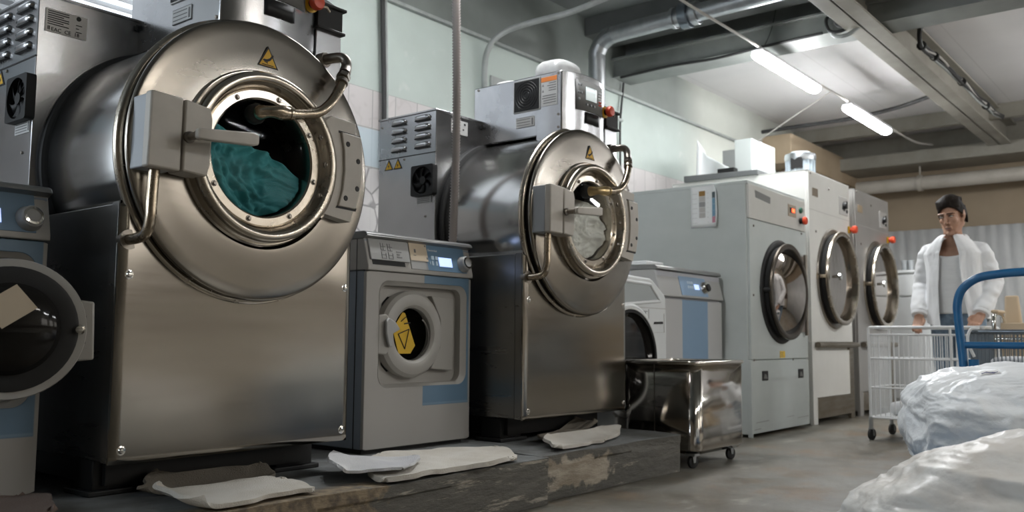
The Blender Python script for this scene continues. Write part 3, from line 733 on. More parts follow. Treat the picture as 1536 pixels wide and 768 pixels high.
    b = MB(); b.tube(smooth_path([P(.395, -.070, 1.408), P(.395, -.105, 1.408), P(.405, -.135, 1.409), P(.44, -.148, 1.411), P(.49, -.15, 1.416), P(.59, -.15, 1.440), P(.655, -.145, 1.490), P(.705, -.132, 1.558), P(.735, -.115, 1.610)], 8), .0175, 16); sp = B(b, 'steam_pipe', pm)
    b = MB(); b.tube(smooth_path([P(.395, -.085, 1.408), P(.396, -.115, 1.408), P(.41, -.142, 1.409), P(.44, -.15, 1.411), P(.475, -.151, 1.414)], 6), [.022 + .003 * math.sin(i * .4) for i in range(25)], 18); b.cyl(P(.472, -.151, 1.414), P(.486, -.151, 1.416), .024); B(b, 'nozzle', pm if first else 'brass', sp)
    b = MB(); b.lathe([(.030, -.01), (.034, 0), (.034, .018), (.028, .03), (.02, .036)], P(.395, -.07, 1.408), AX, 24); B(b, 'nozzle_seal', 'black_rubber', sp)
    b = MB(); b.tube([P(.715, -.127, 1.575), P(.722, -.122, 1.588)], .023, 14); b.tube([P(.728, -.118, 1.598), P(.738, -.113, 1.613)], .025, 6); b.tube([P(.742, -.11, 1.62), P(.756, -.098, 1.637)], .021, 14); B(b, 'union_joint', 'old_steel', sp)
    b = MB(); b.tube(smooth_path([P(.745, -.108, 1.625), P(.764, -.092, 1.650), P(.770, -.085, 1.675), P(.762, -.07, 1.692), P(.745, -.04, 1.692), P(.735, -.005, 1.690), P(.733, .03, 1.69)], 5), .019, 14); b.cyl(P(.738, -.012, 1.69), P(.733, .01, 1.69), .027); B(b, 'elbow', 'old_steel', sp)
    # control box on top: bowed front, straight sides
    n = 14; fr = [(.307 + (.70 - .307) * i / n, -.052 * math.sin(PI * i / n) ** .8 if 0 < i < n else 0.) for i in range(n + 1)]
    plan = fr + [(.70, .58), (.307, .58)]
    b = MB(); b.prism([P(x, y + .012, 1.60) for x, y in fr + [(.70, .16), (.307, .16)]], (0, 0, .425)); b.prism([P(x, y + .012, 1.705) for x, y in [(.3075, .149), (.6995, .149), (.6995, .58), (.3075, .58)]], (0, 0, .3195)); cb = B(b, 'control_box', 'box_steel', bevel=.006, angle=30)
    def bow(x0, x1, z0, z1, off, nn=10):
        out = []
        for i in range(nn + 1):
            x = x0 + (x1 - x0) * i / nn; u = (x - .307) / .393; y = -.052 * math.sin(PI * min(max(u, .001), .999)) ** .8 + .012 - off
            out.append((x, y))
        mb = MB(); mb.loft([[P(x, y, z) for x, y in out] for z in (z0, z1)] , closed=False); return mb
    B(bow(.383, .625, 1.835, 1.99, .003), 'control_panel', 'panel_gray', cb, solid=.004)
    B(bow(.447, .54, 1.893, 1.96, .0065), 'screen', 'screen_pale', cb, solid=.002)
    B(bow(.447, .57, 1.772, 1.829, .004), 'name_plate', 'black_plastic', cb, solid=.004)
    b = MB()
    for i, (x, z) in enumerate(((.40, 1.965), (.415, 1.965), (.40, 1.925), (.415, 1.925), (.40, 1.89), (.455, 1.868), (.485, 1.868), (.515, 1.868))):
        u = (x - .307) / .393; y = -.052 * math.sin(PI * u) ** .8 + .004; b.lathe([(0, .004), (.0065, .003), (.007, -.004)], P(x, y, z), AX, 12)
    B(b, 'keys', 'latch_side', cb)
    b = MB()
    for z in (1.95, 1.935, 1.92): b.box(X0 + .565, X0 + .595, YF - .041, YF - .030, z, z + .007)
    B(b, 'status_print', 'ink_white', cb)
    b = MB()
    for z in (1.885, 1.9):
        b.box(X0 + .567, X0 + .577, YF - .041, YF - .030, z, z + .008); b.box(X0 + .583, X0 + .593, YF - .041, YF - .030, z, z + .008)
    B(b, 'stop_keys', 'red_button', cb)
    b = MB(); b.lathe([(.028, -.03), (.028, .0), (.024, .004), (.016, .006), (.016, .03)], P(.655, -.012, 1.872), AX, 24); es = B(b, 'stop_button', 'black_plastic', cb)
    b = MB(); b.lathe([(.030, .0), (.030, .006), (.016, .008)], P(.655, -.018, 1.872), AX, 24); B(b, 'button_ring', 'yellow', es)
    b = MB(); b.lathe([(.018, .028), (.027, .031), (.028, .048), (.024, .056), (0, .060)], P(.655, -.012, 1.872), AX, 24); B(b, 'button_cap', 'red_button', es)
    b = MB(); b.tube([P(.66, -.05, 1.86), P(.70, -.05, 1.868), P(.73, -.03, 1.865)], .006, 8); B(b, 'button_shroud', 'pipe_steel', es)
    # left face of the box
    XS = .307
    def side(name, m, y0, y1, z0, z1, par=cb, t=.003, **k):
        mb = MB(); box(mb, XS - t, XS + .004, y0, y1, z0, z1); return B(mb, name, m, par, **k)
    vt = side('vent_frame', 'label_steel', .142, .315, 1.842, 2.012, t=.004)
    b = MB(); box(b, XS - .007, XS, .148, .309, 1.848, 2.006); 
    for k in range(5): b.lathe([(.015 + .014 * k, .007), (.017 + .014 * k, .009), (.019 + .014 * k, .007)], P(XS, .228, 1.927), (-1, 0, 0), 32)
    B(b, 'vent_grille', 'black_plastic', vt)
    lb = side('warning_label', 'label_pale', .036, .136, 1.853, 2.003)
    b = MB(); box(b, XS - .004, XS, .037, .135, 1.978, 2.002); B(b, 'label_header', 'orange_label', lb)
    b = MB()
    for k in range(9):
        if k != 4: box(b, XS - .0038, XS, .042, random.uniform(.085, .112) if k < 4 else random.uniform(.12, .133), 1.966 - k * .0125, 1.970 - k * .0125)
    for z in (1.955, 1.925): b.prism([P(XS - .0038, .13, z), P(XS - .0038, .118, z), P(XS - .0038, .124, z + .014)], (.002, 0, 0))
    B(b, 'label_print', 'ink_gray', lb)
    l2 = side('instruction_label', 'label_pale', .180, .298, 1.763, 1.815)
    b = MB()
    for z in (1.774, 1.788, 1.802): box(b, XS - .004, XS, .205, .292, z, z + .003)
    box(b, XS - .004, XS, .186, .196, 1.77, 1.806); box(b, XS - .004, XS, .181, .297, 1.8135, 1.815); box(b, XS - .004, XS, .181, .297, 1.763, 1.7645)
    B(b, 'label_print', 'ink_gray', l2)
    b = MB()
    for y, z in ((.545, 1.80), (.525, 1.803)): b.lathe([(.011, 0), (.011, .012), (0, .013)], P(XS, y, z), (-1, 0, 0), 14)
    B(b, 'cable_gland', 'black_plastic', cb)
    for y, z in ((.03, 1.735), (.03, 2.01), (.56, 2.01), (.03, 1.80)):
        b = MB(); b.lathe([(.007, 0), (.006, .004), (0, .005)], P(XS, y, z), (-1, 0, 0), 12); B(b, 'screw', 'old_steel', cb)
    # soap hopper right of the control box
    b = MB(); box(b, .706, .826, .012, .45, 1.30, 1.808); hp = B(b, 'soap_hopper', 'box_steel', bevel=.004)
    b = MB(); b.prism([P(.703, .0, 1.812), P(.703, .46, 1.812), P(.703, .46, 2.0), P(.703, .10, 1.97), P(.703, .0, 1.90)], (.118, 0, 0)); box(b, .700, .830, -.008, .46, 1.803, 1.815); box(b, .700, .832, -.012, .10, 1.893, 1.905); B(b, 'hopper_lid', 'black_plastic', hp, bevel=.003)
    # rear cabinet: louvres, fan, labels
    b = MB(); box(b, -.045, .84, .535, .95, 1.10, 1.828); box(b, -.052, .847, .53, .957, 1.826, 1.836); rc = B(b, 'rear_cabinet', 'box_steel', bevel=.003)
    b = MB(); box(b, -.0475, -.04, .535, .95, 1.612, 1.616); B(b, 'cabinet_seam', 'ink', rc)
    def SX(y): return P(-.045, y, 0)[0]
    for r in range(4):
        for ya, yb in ((.745, .855), (.572, .685)):
            z = 1.80 - r * .047; b = MB()
            b.tube([P(-.045, ya, z), P(-.047, ya + .012, z), P(-.048, ya + .03, z), P(-.048, yb - .03, z), P(-.047, yb - .012, z), P(-.045, yb, z)], [.004, .013, .015, .015, .013, .004], 14, sc=(1, .9), up=(0, 0, 1))
            lv = B(b, 'louvre', 'box_steel', rc, angle=60)
            b = MB(); box(b, -.058, -.044, ya + .008, yb - .008, z - .0165, z - .011); B(b, 'louvre_slot', 'ink', lv)
    b = MB(); sq = [(.521 + .081 + x, 1.471 + z) for x, z in rrect(-.078, .078, -.078, .078, .012)]; rim = [(.602 + .070 * math.cos(2 * PI * (i + .5) / 28 + PI / 4 - PI / 14), 1.471 + .070 * math.sin(2 * PI * (i + .5) / 28 + PI / 4 - PI / 14)) for i in range(28)]
    # start both outlines at the same corner
    sq = sorted(sq, key=lambda p: math.atan2(p[1] - 1.471, p[0] - .602)); rim = sorted(rim, key=lambda p: math.atan2(p[1] - 1.471, p[0] - .602))
    b.ring_prism([P(-.075, y, z) for y, z in sq], [P(-.075, y, z) for y, z in rim], (.032, 0, 0)); fn = B(b, 'cooling_fan', 'black_plastic', rc)
    b = MB(); b.lathe([(0, .005), (.072, .004), (.074, 0)], P(-.045, .602, 1.471), (-1, 0, 0), 24); B(b, 'fan_back', 'ink', fn)
    b = MB(); b.lathe([(0, .026), (.020, .025), (.022, .005)], P(-.045, .602, 1.471), (-1, 0, 0), 24); B(b, 'fan_hub', 'black_plastic', fn)
    for k in range(7):
        a = 2 * PI * k / 7; pts = []
        for i in range(7):
            t = i / 6; rr = .02 + .048 * t; aa = a + .5 * t
            pts.append(([P(-.052 - .004, .602 + rr * math.cos(aa - .30), 1.471 + rr * math.sin(aa - .30)), P(-.066, .602 + rr * math.cos(aa + .30), 1.471 + rr * math.sin(aa + .30))]))
        b = MB(); b.loft(pts, closed=False); B(b, 'fan_blade', 'black_plastic', fn, solid=.002)
    lb = MB(); box(lb, -.047, -.044, .550, .662, 1.355, 1.394); lb = B(lb, 'fan_label', 'label_pale', rc)
    b = MB()
    for z in (1.361, 1.370, 1.379, 1.388): box(b, -.048, -.045, .57, .655, z, z + .003)
    box(b, -.048, -.045, .554, .561, 1.36, 1.39); B(b, 'label_print', 'ink_gray', lb)
    for y in (.805, .873):
        b = MB(); b.prism([P(-.047, y - .032, 1.555), P(-.047, y + .032, 1.555), P(-.047, y, 1.61)], (.003, 0, 0)); t = B(b, 'hazard_triangle', 'ink', rc)
        b = MB(); b.prism([P(-.048, y - .023, 1.560), P(-.048, y + .023, 1.560), P(-.048, y, 1.60)], (.003, 0, 0)); B(b, 'triangle_face', 'yellow', t)
        b = MB(); b.prism([P(-.0486, y - .003, 1.585), P(-.0486, y + .007, 1.575), P(-.0486, y + .001, 1.574), P(-.0486, y + .003, 1.563), P(-.0486, y - .006, 1.577), P(-.0486, y, 1.578)], (.002, 0, 0)); B(b, 'triangle_symbol', 'ink', t)
    for y, z in ((.93, 1.79), (.76, 1.60), (.60, 1.29)):
        b = MB(); b.lathe([(.006, 0), (.005, .004), (0, .005)], P(-.045, y, z), (-1, 0, 0), 12); B(b, 'screw', 'old_steel', rc)
    if first:
        b = MB(); box(b, -.022, .118, .531, .537, 1.706, 1.786); sl = B(b, 'data_plate', 'label_steel', rc)
        b = MB()
        for k in range(7): box(b, -.016, .055 - .018 * (k % 3 == 2), .529, .532, 1.777 - k * .0075, 1.7795 - k * .0075)
        for k in range(3): box(b, .08, .10 - .01 * (k % 2), .529, .532, 1.75 - k * .012, 1.752 - k * .012)
        b.lathe([(.008, 0), (.008, .002), (0, .002)], P(.088, .531, 1.775), AX, 16); B(b, 'plate_print', 'ink', sl)
        text_mesh('plate_marks', 'EAC  CE  18', .0185, P(-.004, .5295, 1.710), (1, 0, 0), (0, 0, 1), 'ink', sl, O, .0005)
        b = MB()
        for x in (-.015, -.012, -.009): box(b, x, x + .001, .529, .532, 1.712, 1.725)
        B(b, 'plate_bars', 'ink', sl)
    else:
        for x, w in ((.065, .045), (.130, .06)):
            b = MB(); box(b, x, x + w, .531, .537, 1.733, 1.806); sl = B(b, 'data_plate', 'label_pale', rc)
            b = MB(); box(b, x + w * .5, x + w * .7, .529, .532, 1.785, 1.795); box(b, x + w * .35, x + w * .5, .529, .532, 1.757, 1.765); B(b, 'plate_print', 'ink', sl)
        # white cover and cable on top of the control box
        b = MB()
        rg = []
        for z, s in ((2.024, .90), (2.034, 1.0), (2.07, 1.0), (2.095, .93), (2.112, .78), (2.118, .5)):
            rg.append([P(.46 + .115 * s * math.copysign(abs(math.cos(a)) ** .6, math.cos(a)), .14 + .10 * s * math.copysign(abs(math.sin(a)) ** .6, math.sin(a)), z) for a in [2 * PI * i / 28 for i in range(28)]])
        b.loft(rg, True, True); tb = B(b, 'plastic_cap', 'clear_plastic', cb, angle=60)
        b = MB(); b.lathe([(.105, 0), (.108, .004), (.108, .012), (.10, .014)], P(.46, .14, 2.022), (0, 0, 1), 32); B(b, 'cap_ring', 'white_plastic', cb)
    return root
big_washer(1.328, 'largest stainless washer in the foreground with teal laundry behind its round door', True)
big_washer(3.267, 'stainless washer second in the row with white laundry behind its round door', False)

# white round lid and cable on the second machine's box
tag(MB().lathe([(0, .03), (.06, .028), (.085, .02), (.09, .008), (.09, 0), (0, 0)], (3.70, 2.98, 2.026), (0, 0, 1), 32).build('round_cover', 'white_plastic'), 'white round plastic cover lying on top of the second large washer', 'cover')

# laundry behind the glass
def laundry(X0, name, m, label, fill, seed, squash=1.):
    cx, cz = X0 + .430, 1.266; bm = MB(); off = V((seed * 7.3, seed * 3.1, seed))
    nu, nv = 110, 100
    def fn(u, v):
        x = -.215 + .43 * u; z = -.215 + (fill(x) + .215) * v
        p = V((x, 0, z)) * 9 + off
        d = noise.noise(p * .5 + V((noise.noise(p) * .8, 0, 0))) * .035
        w = p + V((noise.noise(p * .6) * 1.3, noise.noise(p * .6 + V((5, 5, 5))) * 1.3, 0))
        d += (1 - abs(noise.noise(w * .85)) * 2) * .024 + (1 - abs(noise.noise(w * 2.1)) * 2.2) * .015 + (1 - abs(noise.noise(w * 4.3)) * 2) * .006
        d *= squash
        y = 2.548 - d - .01 * math.sin(PI * min(1, v)) + max(0, v - .9) * .9
        rr = math.hypot(x, z)
        if rr > .185: x, z = x * .185 / rr, z * .185 / rr; y += (rr - .185) * 1.2
        return (cx + x, y, cz + z)
    bm.grid(fn, nu, nv)
    return tag(bm.build(name, m, o=(cx, 2.6, cz - .2), angle=180, solid=.004), label, 'laundry')
laundry(1.328, 'wet_laundry', 'teal_cloth', 'crumpled teal cloth inside the drum of the foreground washer', lambda x: .115 - .40 * max(x + .13, 0) + .010 * math.sin(x * 30), 1)
laundry(3.267, 'wet_laundry', 'white_cloth', 'crumpled white cloth inside the drum of the second large washer', lambda x: .135 - .35 * abs(x) + .012 * math.sin(x * 24), 2)

# ------------------------------------------------------------------ small washers (grey front, blue panel)
def small_washer(X0, Y0, Z0, label, group, door_angle=0., sides=True, dark=False, W=.66, H=.912):
    rt = thing('front_load_washer', (X0, Y0, Z0), label, 'washing machine', group)
    def B(mb, name, m, par=rt, **k): return mb.build(name, m, par, **k)
    AX = (0, -1, 0)
    rc_ = lambda x0, x1, z0, z1, y: [(x0, y, z0), (x1, y, z0), (x1, y, z1), (x0, y, z1)]
    b = MB(); b.ring_prism(rc_(0, W, .02, .90, .012), rc_(.012, W - .012, .03, .89, .012), (0, .31, 0)); b.box(.0, W, .32, .62, .02, .90); b.box(.0, W, .62, .66, .02, .86); B(b, 'cabinet', 'washer_side', bevel=.004)
    b = MB(); b.box(.02, W - .02, .03, .6, 0, .025); B(b, 'plinth', 'black_frame')
    b = MB(); b.box(-.003, .004, .055, .058, .02, .90); b.box(-.003, .004, .012, .6, .764, .767); B(b, 'side_seam', 'ink')
    # front with recess
    inn = rrect(.075, .632, .272, .727, .055, 8); out = rectmap(inn, 0, W, .018, .765)
    b = MB(); b.ring_prism([(x, -.004, z) for x, z in out], [(x, -.004, z) for x, z in inn], (0, .018, 0))
    fr = B(b, 'front_panel', 'washer_front', bevel=.003, angle=40)
    i2 = rrect(.092, .606, .284, .710, .045, 8)
    b = MB(); b.loft([[(x, -.004, z) for x, z in inn], [(x, .006, z) for x, z in [( .5 * (p[0] + q[0]), .5 * (p[1] + q[1])) for p, q in zip(inn, i2)]], [(x, .012, z) for x, z in i2], [(x, .055, z) for x, z in i2]]); B(b, 'recess_lip', 'door_gray', fr, angle=50)
    # back of recess with round opening
    DX, DZ = .286, .500
    hole = [(DX + .205 * math.cos(2 * PI * i / 36 + PI / 4), DZ + .205 * math.sin(2 * PI * i / 36 + PI / 4)) for i in range(36)]
    i3 = rrect(.092, .606, .284, .710, .045, 8)
    key = lambda p: math.atan2(p[1] - DZ, p[0] - DX)
    i3 = sorted(i3, key=key); hole = sorted([(DX + .200 * math.cos(key(p)), DZ + .200 * math.sin(key(p))) for p in i3], key=key)
    b = MB(); b.ring_prism([(x, .046, z) for x, z in i3], [(x, .046, z) for x, z in hole], (0, .008, 0)); B(b, 'recess_plate', 'door_gray', fr)
    b = MB(); b.lathe([(.203, 0), (.198, -.03), (.165, -.05), (.165, -.10), (.21, -.12), (.21, -.24), (0, -.24)], (DX, .048, DZ), AX, 40); dm = B(b, 'drum', 'drum_dark')
    b = MB(); b.lathe([(.195, .0), (.18, .012), (.165, .0), (.165, -.03)], (DX, .06, DZ), AX, 40); B(b, 'door_seal', 'black_rubber', dm)
    # door (own frame, hinged on its right)
    mt = Matrix.Translation((.495, -.17, 0)) @ Matrix.Rotation(door_angle, 4, 'Z') @ Matrix.Translation((-.286, -.02, 0)) if door_angle else Matrix.Identity(4)
    def D(mb, name, m, par, **k): return mb.build(name, m, par, xf=mt, **k)
    b = MB(); b.lathe([(.190, -.028), (.193, -.015), (.190, .010), (.176, .024), (.150, .030), (.128, .026), (.116, .014), (.114, -.01), (.120, -.028), (.190, -.028)], (DX, .02, DZ), AX, 64); dr = D(b, 'door', 'door_gray', rt, angle=30)
    b = MB(); b.prism([(.41, .01, DZ + .175), (.555, .01, DZ + .165), (.56, .01, DZ + .05), (.56, .01, DZ - .08), (.555, .01, DZ - .165), (.41, .01, DZ - .155), (.468, .01, DZ - .06), (.47, .01, DZ + .07)], (0, .03, 0)); D(b, 'door_hinge', 'door_gray', dr, bevel=.004)
    b = MB(); pts = []
    b.prism([(.118, -.008, DZ + .085), (.075, -.004, DZ + .08), (.070, -.004, DZ - .085), (.118, -.008, DZ - .09), (.150, -.010, DZ - .05), (.150, -.010, DZ + .05)], (0, .03, 0)); hn = D(b, 'door_handle', 'door_gray', dr, bevel=.006)
    b = MB(); b.prism([(.128, -.012, DZ + .07), (.100, -.030, DZ + .055), (.095, -.034, DZ + .005), (.118, -.030, DZ - .055), (.150, -.012, DZ - .055), (.155, -.010, DZ + .0), (.195, -.014, DZ + .02), (.170, -.012, DZ + .05)], (0, .014, 0)); D(b, 'handle_grip', 'washer_drawer', hn, bevel=.005)
    k_ = 1.0 if not dark else 1.12; b = MB(); b.lathe([(.117 * k_, -.005), (.113 * k_, -.03), (.10 * k_, -.075), (.07 * k_, -.10), (0, -.105)], (DX, .02, DZ), AX, 48); D(b, 'door_window', 'dark_glass' if not dark else 'dark_glass', dr)
    if not dark:
        b = MB(); b.prism([(DX + x, .0085, DZ + z) for x, z in ((-.118, .02), (-.06, .095), (-.045, .092), (.02, -.05), (-.008, -.085), (-.08, -.085))], (0, .002, 0))
        bm2 = b; st = D(bm2, 'window_sticker', 'yellow_sticker', dr)
        b = MB()
        for p, q in (((-.085, -.0), (-.02, .022)), ((-.02, .022), (-.045, -.065)), ((-.045, -.065), (-.085, 0))):
            P0, P1 = V((DX + p[0], .0068, DZ + p[1])), V((DX + q[0], .0068, DZ + q[1])); b.tube([P0, P1], .0022, 6)
        b.tube([(DX - .05, .0068, DZ + .045), (DX - .015, .0068, DZ + .05)], .003, 6); b.tube([(DX - .07, .0068, DZ + .055), (DX - .04, .0068, DZ + .075)], .002, 6)
        D(b, 'sticker_print', 'ink', st)
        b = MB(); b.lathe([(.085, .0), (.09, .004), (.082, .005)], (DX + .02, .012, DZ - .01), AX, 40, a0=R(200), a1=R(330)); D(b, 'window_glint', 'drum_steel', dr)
    else:
        for k, pts in enumerate((((-.055, .075), (.03, .135), (.085, .07), (.0, .01)), ((-.065, .065), (-.01, .002), (-.07, -.07), (-.12, -.015)))):
            b = MB(); b.prism([(DX + .02 - x * .95, .1275, DZ - .01 + z * .95) for x, z in pts], (0, .003, 0)); D(b, 'window_sticker', 'note_beige', dr)
        b = MB(); b.lathe([(.119, .040), (.126, .052), (.162, .0545), (.171, .051), (.171, .030)], (DX, .0, DZ), (0, 1, 0), 48); D(b, 'inner_seal', 'black_rubber', dr)
        b = MB(); b.lathe([(.014, 0), (.016, .01), (.010, .02), (0, .022)], (.115, .045, DZ), (0, 1, 0), 16); D(b, 'latch_bolt', 'chrome', dr)
        b = MB(); b.box(.095, .135, .02, .028, DZ - .04, DZ + .04); D(b, 'latch_plate', 'black_plastic', dr)
    if dark:
        b = MB(); b.tube(smooth_path([(.17, .01, DZ), (.17, -.05, DZ), (.22, -.09, DZ), (.30, -.11, DZ)], 6), .02, 12); b.box(.13, .21, -.012, .0, DZ - .06, DZ + .06); B(b, 'hinge_arm', 'door_gray')
    # console, leaning back
    b = MB(); b.prism([(-.0015, -.016, .767), (-.0015, -.016, .785), (-.0015, .018, .912), (-.0015, .2, .912), (-.0015, .2, .767)], (W + .003, 0, 0)); cs = B(b, 'console', 'washer_console', bevel=.004)
    def lean(z): return -.016 + (z - .785) * (.034 / .127)
    def plate(mb, x0, x1, z0, z1, t): mb.prism([(x0, lean(z0) - t, z0), (x1, lean(z0) - t, z0), (x1, lean(z1) - t, z1), (x0, lean(z1) - t, z1)], (0, t + .004, 0)); return mb
    dw = B(plate(MB(), .012, .243, .812, .904, .010), 'detergent_drawer', 'washer_drawer', cs, bevel=.003)
    B(plate(MB(), .024, .215, .792, .812, .002), 'drawer_grip', 'ink', dw)
    B(plate(MB(), .252, .360, .786, .904, .003), 'drawer_end', 'washer_drawer', cs, bevel=.002)
    pn = B(plate(MB(), .345, .618, .787, .904, .003), 'control_panel', 'washer_blue', cs, bevel=.001)
    b = MB()
    for x, z, w_, h_ in ((.075, .855, .028, .032), (.115, .855, .028, .032), (.075, .895 - .07, .028, .0), ):
        if h_:
            for q in ((x, x + w_, z, z + .003), (x, x + w_, z + h_ * .5, z + h_ * .5 + .003), (x, x + .003, z, z + h_), (x + w_ * .5, x + w_ * .5 + .002, z, z + h_)): plate(b, q[0], q[1], q[2], q[3], .0112)
            for q in ((x, x + w_, z - .035, z - .032), (x, x + w_, z - .02, z - .017), (x, x + .003, z - .035, z - .005), (x + w_ - .003, x + w_, z - .03, z - .01)): plate(b, q[0], q[1], q[2], q[3], .0112)
    for k in range(3): plate(b, .165, .195 - .01 * (k == 1), .853 - .012 * k, .857 - .012 * k, .0112)
    B(b, 'drawer_print', 'ink_gray', dw)
    B(plate(MB(), .435, .520, .810, .852, .006), 'screen', 'screen_blue', pn)
    b = MB()
    for x in (.386, .412): plate(b, x, x + .018, .838, .855, .006); plate(b, x, x + .012, .812, .832, .005)
    plate(b, .372, .378, .815, .828, .005); B(b, 'keys', 'ink_pale_blue', pn)
    text_mesh('panel_lettering', 'Electrolux', .015, (.372, lean(.878) - .004, .876), (1, 0, 0), (0, .034, .127), 'ink_white', pn)
    b = MB(); b.lathe([(.040, -.004), (.040, .004), (.036, .012), (.033, .030), (.029, .034), (.0, .034)], (.600, lean(.828), .828), (0, -.966, .258), 40); kn = B(b, 'dial', 'washer_drawer' if not dark else 'washer_drawer', pn)
    b = MB(); b.lathe([(.028, .033), (.028, .037), (.021, .038), (.021, .033)], (.600, lean(.828), .828), (0, -.966, .258), 40); B(b, 'dial_ring', 'chrome', kn)
    if not dark:
        B(plate(MB(), .254, .364, .826, .905, .0055), 'paper_note', 'note_beige', cs)
        b = MB(); plate(b, .282, .292, .862, .878, .0062); plate(b, .275, .29, .848, .851, .0062); plate(b, .355, .362, .835, .845, .0062); plate(b, .352, .360, .893, .901, .0062); B(b, 'note_ink', 'ink_gray', cs)
    b = MB(); rg = []
    for i in range(7):
        a = PI / 2 * i / 6; rg.append((.022 - .030 * math.cos(a) * 1., .914 + .020 * math.sin(a)))
    prof = [(-.008, .914)] + rg + [(.64, .934), (.64, .9), (.02, .9)]
    b.prism([(-.004, y, z) for y, z in prof], (W + .008, 0, 0)); B(b, 'top_cover', 'washer_cover', bevel=.006)
    return rt
small_washer(2.540, 2.825, .195, 'small grey washer with blue control panel and yellow sticker on its round window', 'small grey washers')
small_washer(.565, 2.79, .195, 'dark grey washer cut off at the left edge, its round door swung open', 'small grey washers', R(160), dark=True)
# ------------------------------------------------------------------ wide grey washer and white washer before the dryers
def wide_washer():
    X0, Y0, W = 5.035, 2.85, .905
    rt = thing('front_load_washer', (X0, Y0, 0), 'grey washer with a broad blue stripe down its front beside the first dryer', 'washing machine')
    B = lambda mb, n, m, par=rt, **k: mb.build(n, m, par, **k)
    B(MB().box(0, W, .01, .95, .05, 1.125), 'cabinet', mat('washer_side_pale', (.40, .405, .43), .4), bevel=.006)
    B(MB().box(.03, W - .03, .04, .9, 0, .06), 'plinth', 'black_frame')
    g = MB().box(.0, W, -.006, .012, .06, .945); fr = B(g, 'front_panel', M['washer_front_wide'], bevel=.003)
    b = MB(); b.prism([(-.0015, -.02, .958), (-.0015, -.02, .972), (-.0015, .02, 1.13), (-.0015, .2, 1.13), (-.0015, .2, .958)], (W + .003, 0, 0)); cs = B(b, 'console', 'washer_drawer', bevel=.005)
    lean = lambda z: -.02 + (z - .972) * .04 / .158
    def plate(mb, x0, x1, z0, z1, t): mb.prism([(x0, lean(z0) - t, z0), (x1, lean(z0) - t, z0), (x1, lean(z1) - t, z1), (x0, lean(z1) - t, z1)], (0, t + .004, 0)); return mb
    blue = MATS.get('blue_pale') or mat('blue_pale', (.22, .33, .47), .4)
    pn = B(plate(MB(), .29, .67, .974, 1.126, .003), 'control_panel', 'blue_pale', cs)
    B(plate(MB(), .49, .555, 1.02, 1.055, .006), 'screen', 'screen_blue', pn)
    b = MB()
    for x in (.395, .425, .455):
        for z in (1.055, 1.025): plate(b, x, x + .02, z, z + .018, .005)
    B(b, 'keys', 'ink_pale_blue', pn)
    text_mesh('panel_lettering', 'Electrolux', .026, (.41, lean(1.098) - .004, 1.092), (1, 0, 0), (0, .04, .158), 'ink_white', pn)
    b = MB(); b.lathe([(.045, 0), (.043, .012), (.036, .035), (0, .036)], (.625, lean(1.035), 1.035), (0, -.97, .25), 32); kn = B(b, 'dial', 'chrome', pn)
    b = MB(); b.lathe([(.026, .036), (.026, .042), (0, .043)], (.632, lean(1.03), 1.03), (0, -.97, .25), 24); B(b, 'dial_cap', 'black_plastic', kn)
    b = MB(); b.prism([(-.005, y, z) for y, z in ((-.004, 1.13), (0, 1.15), (.02, 1.160), (.96, 1.160), (.96, 1.13))], (W + .01, 0, 0)); B(b, 'top_cover', 'washer_cover', bevel=.006)
    # door low on the front
    b = MB(); b.lathe([(.20, .0), (.205, .02), (.175, .035), (.145, .02), (.145, 0)], (.45, -.006, .34), (0, -1, 0), 48); d = B(b, 'door', 'door_gray')
    b = MB(); b.lathe([(.147, .012), (.1, .03), (0, .035)], (.45, -.006, .34), (0, -1, 0), 40); B(b, 'door_window', 'dark_glass', d)
wide_washer()
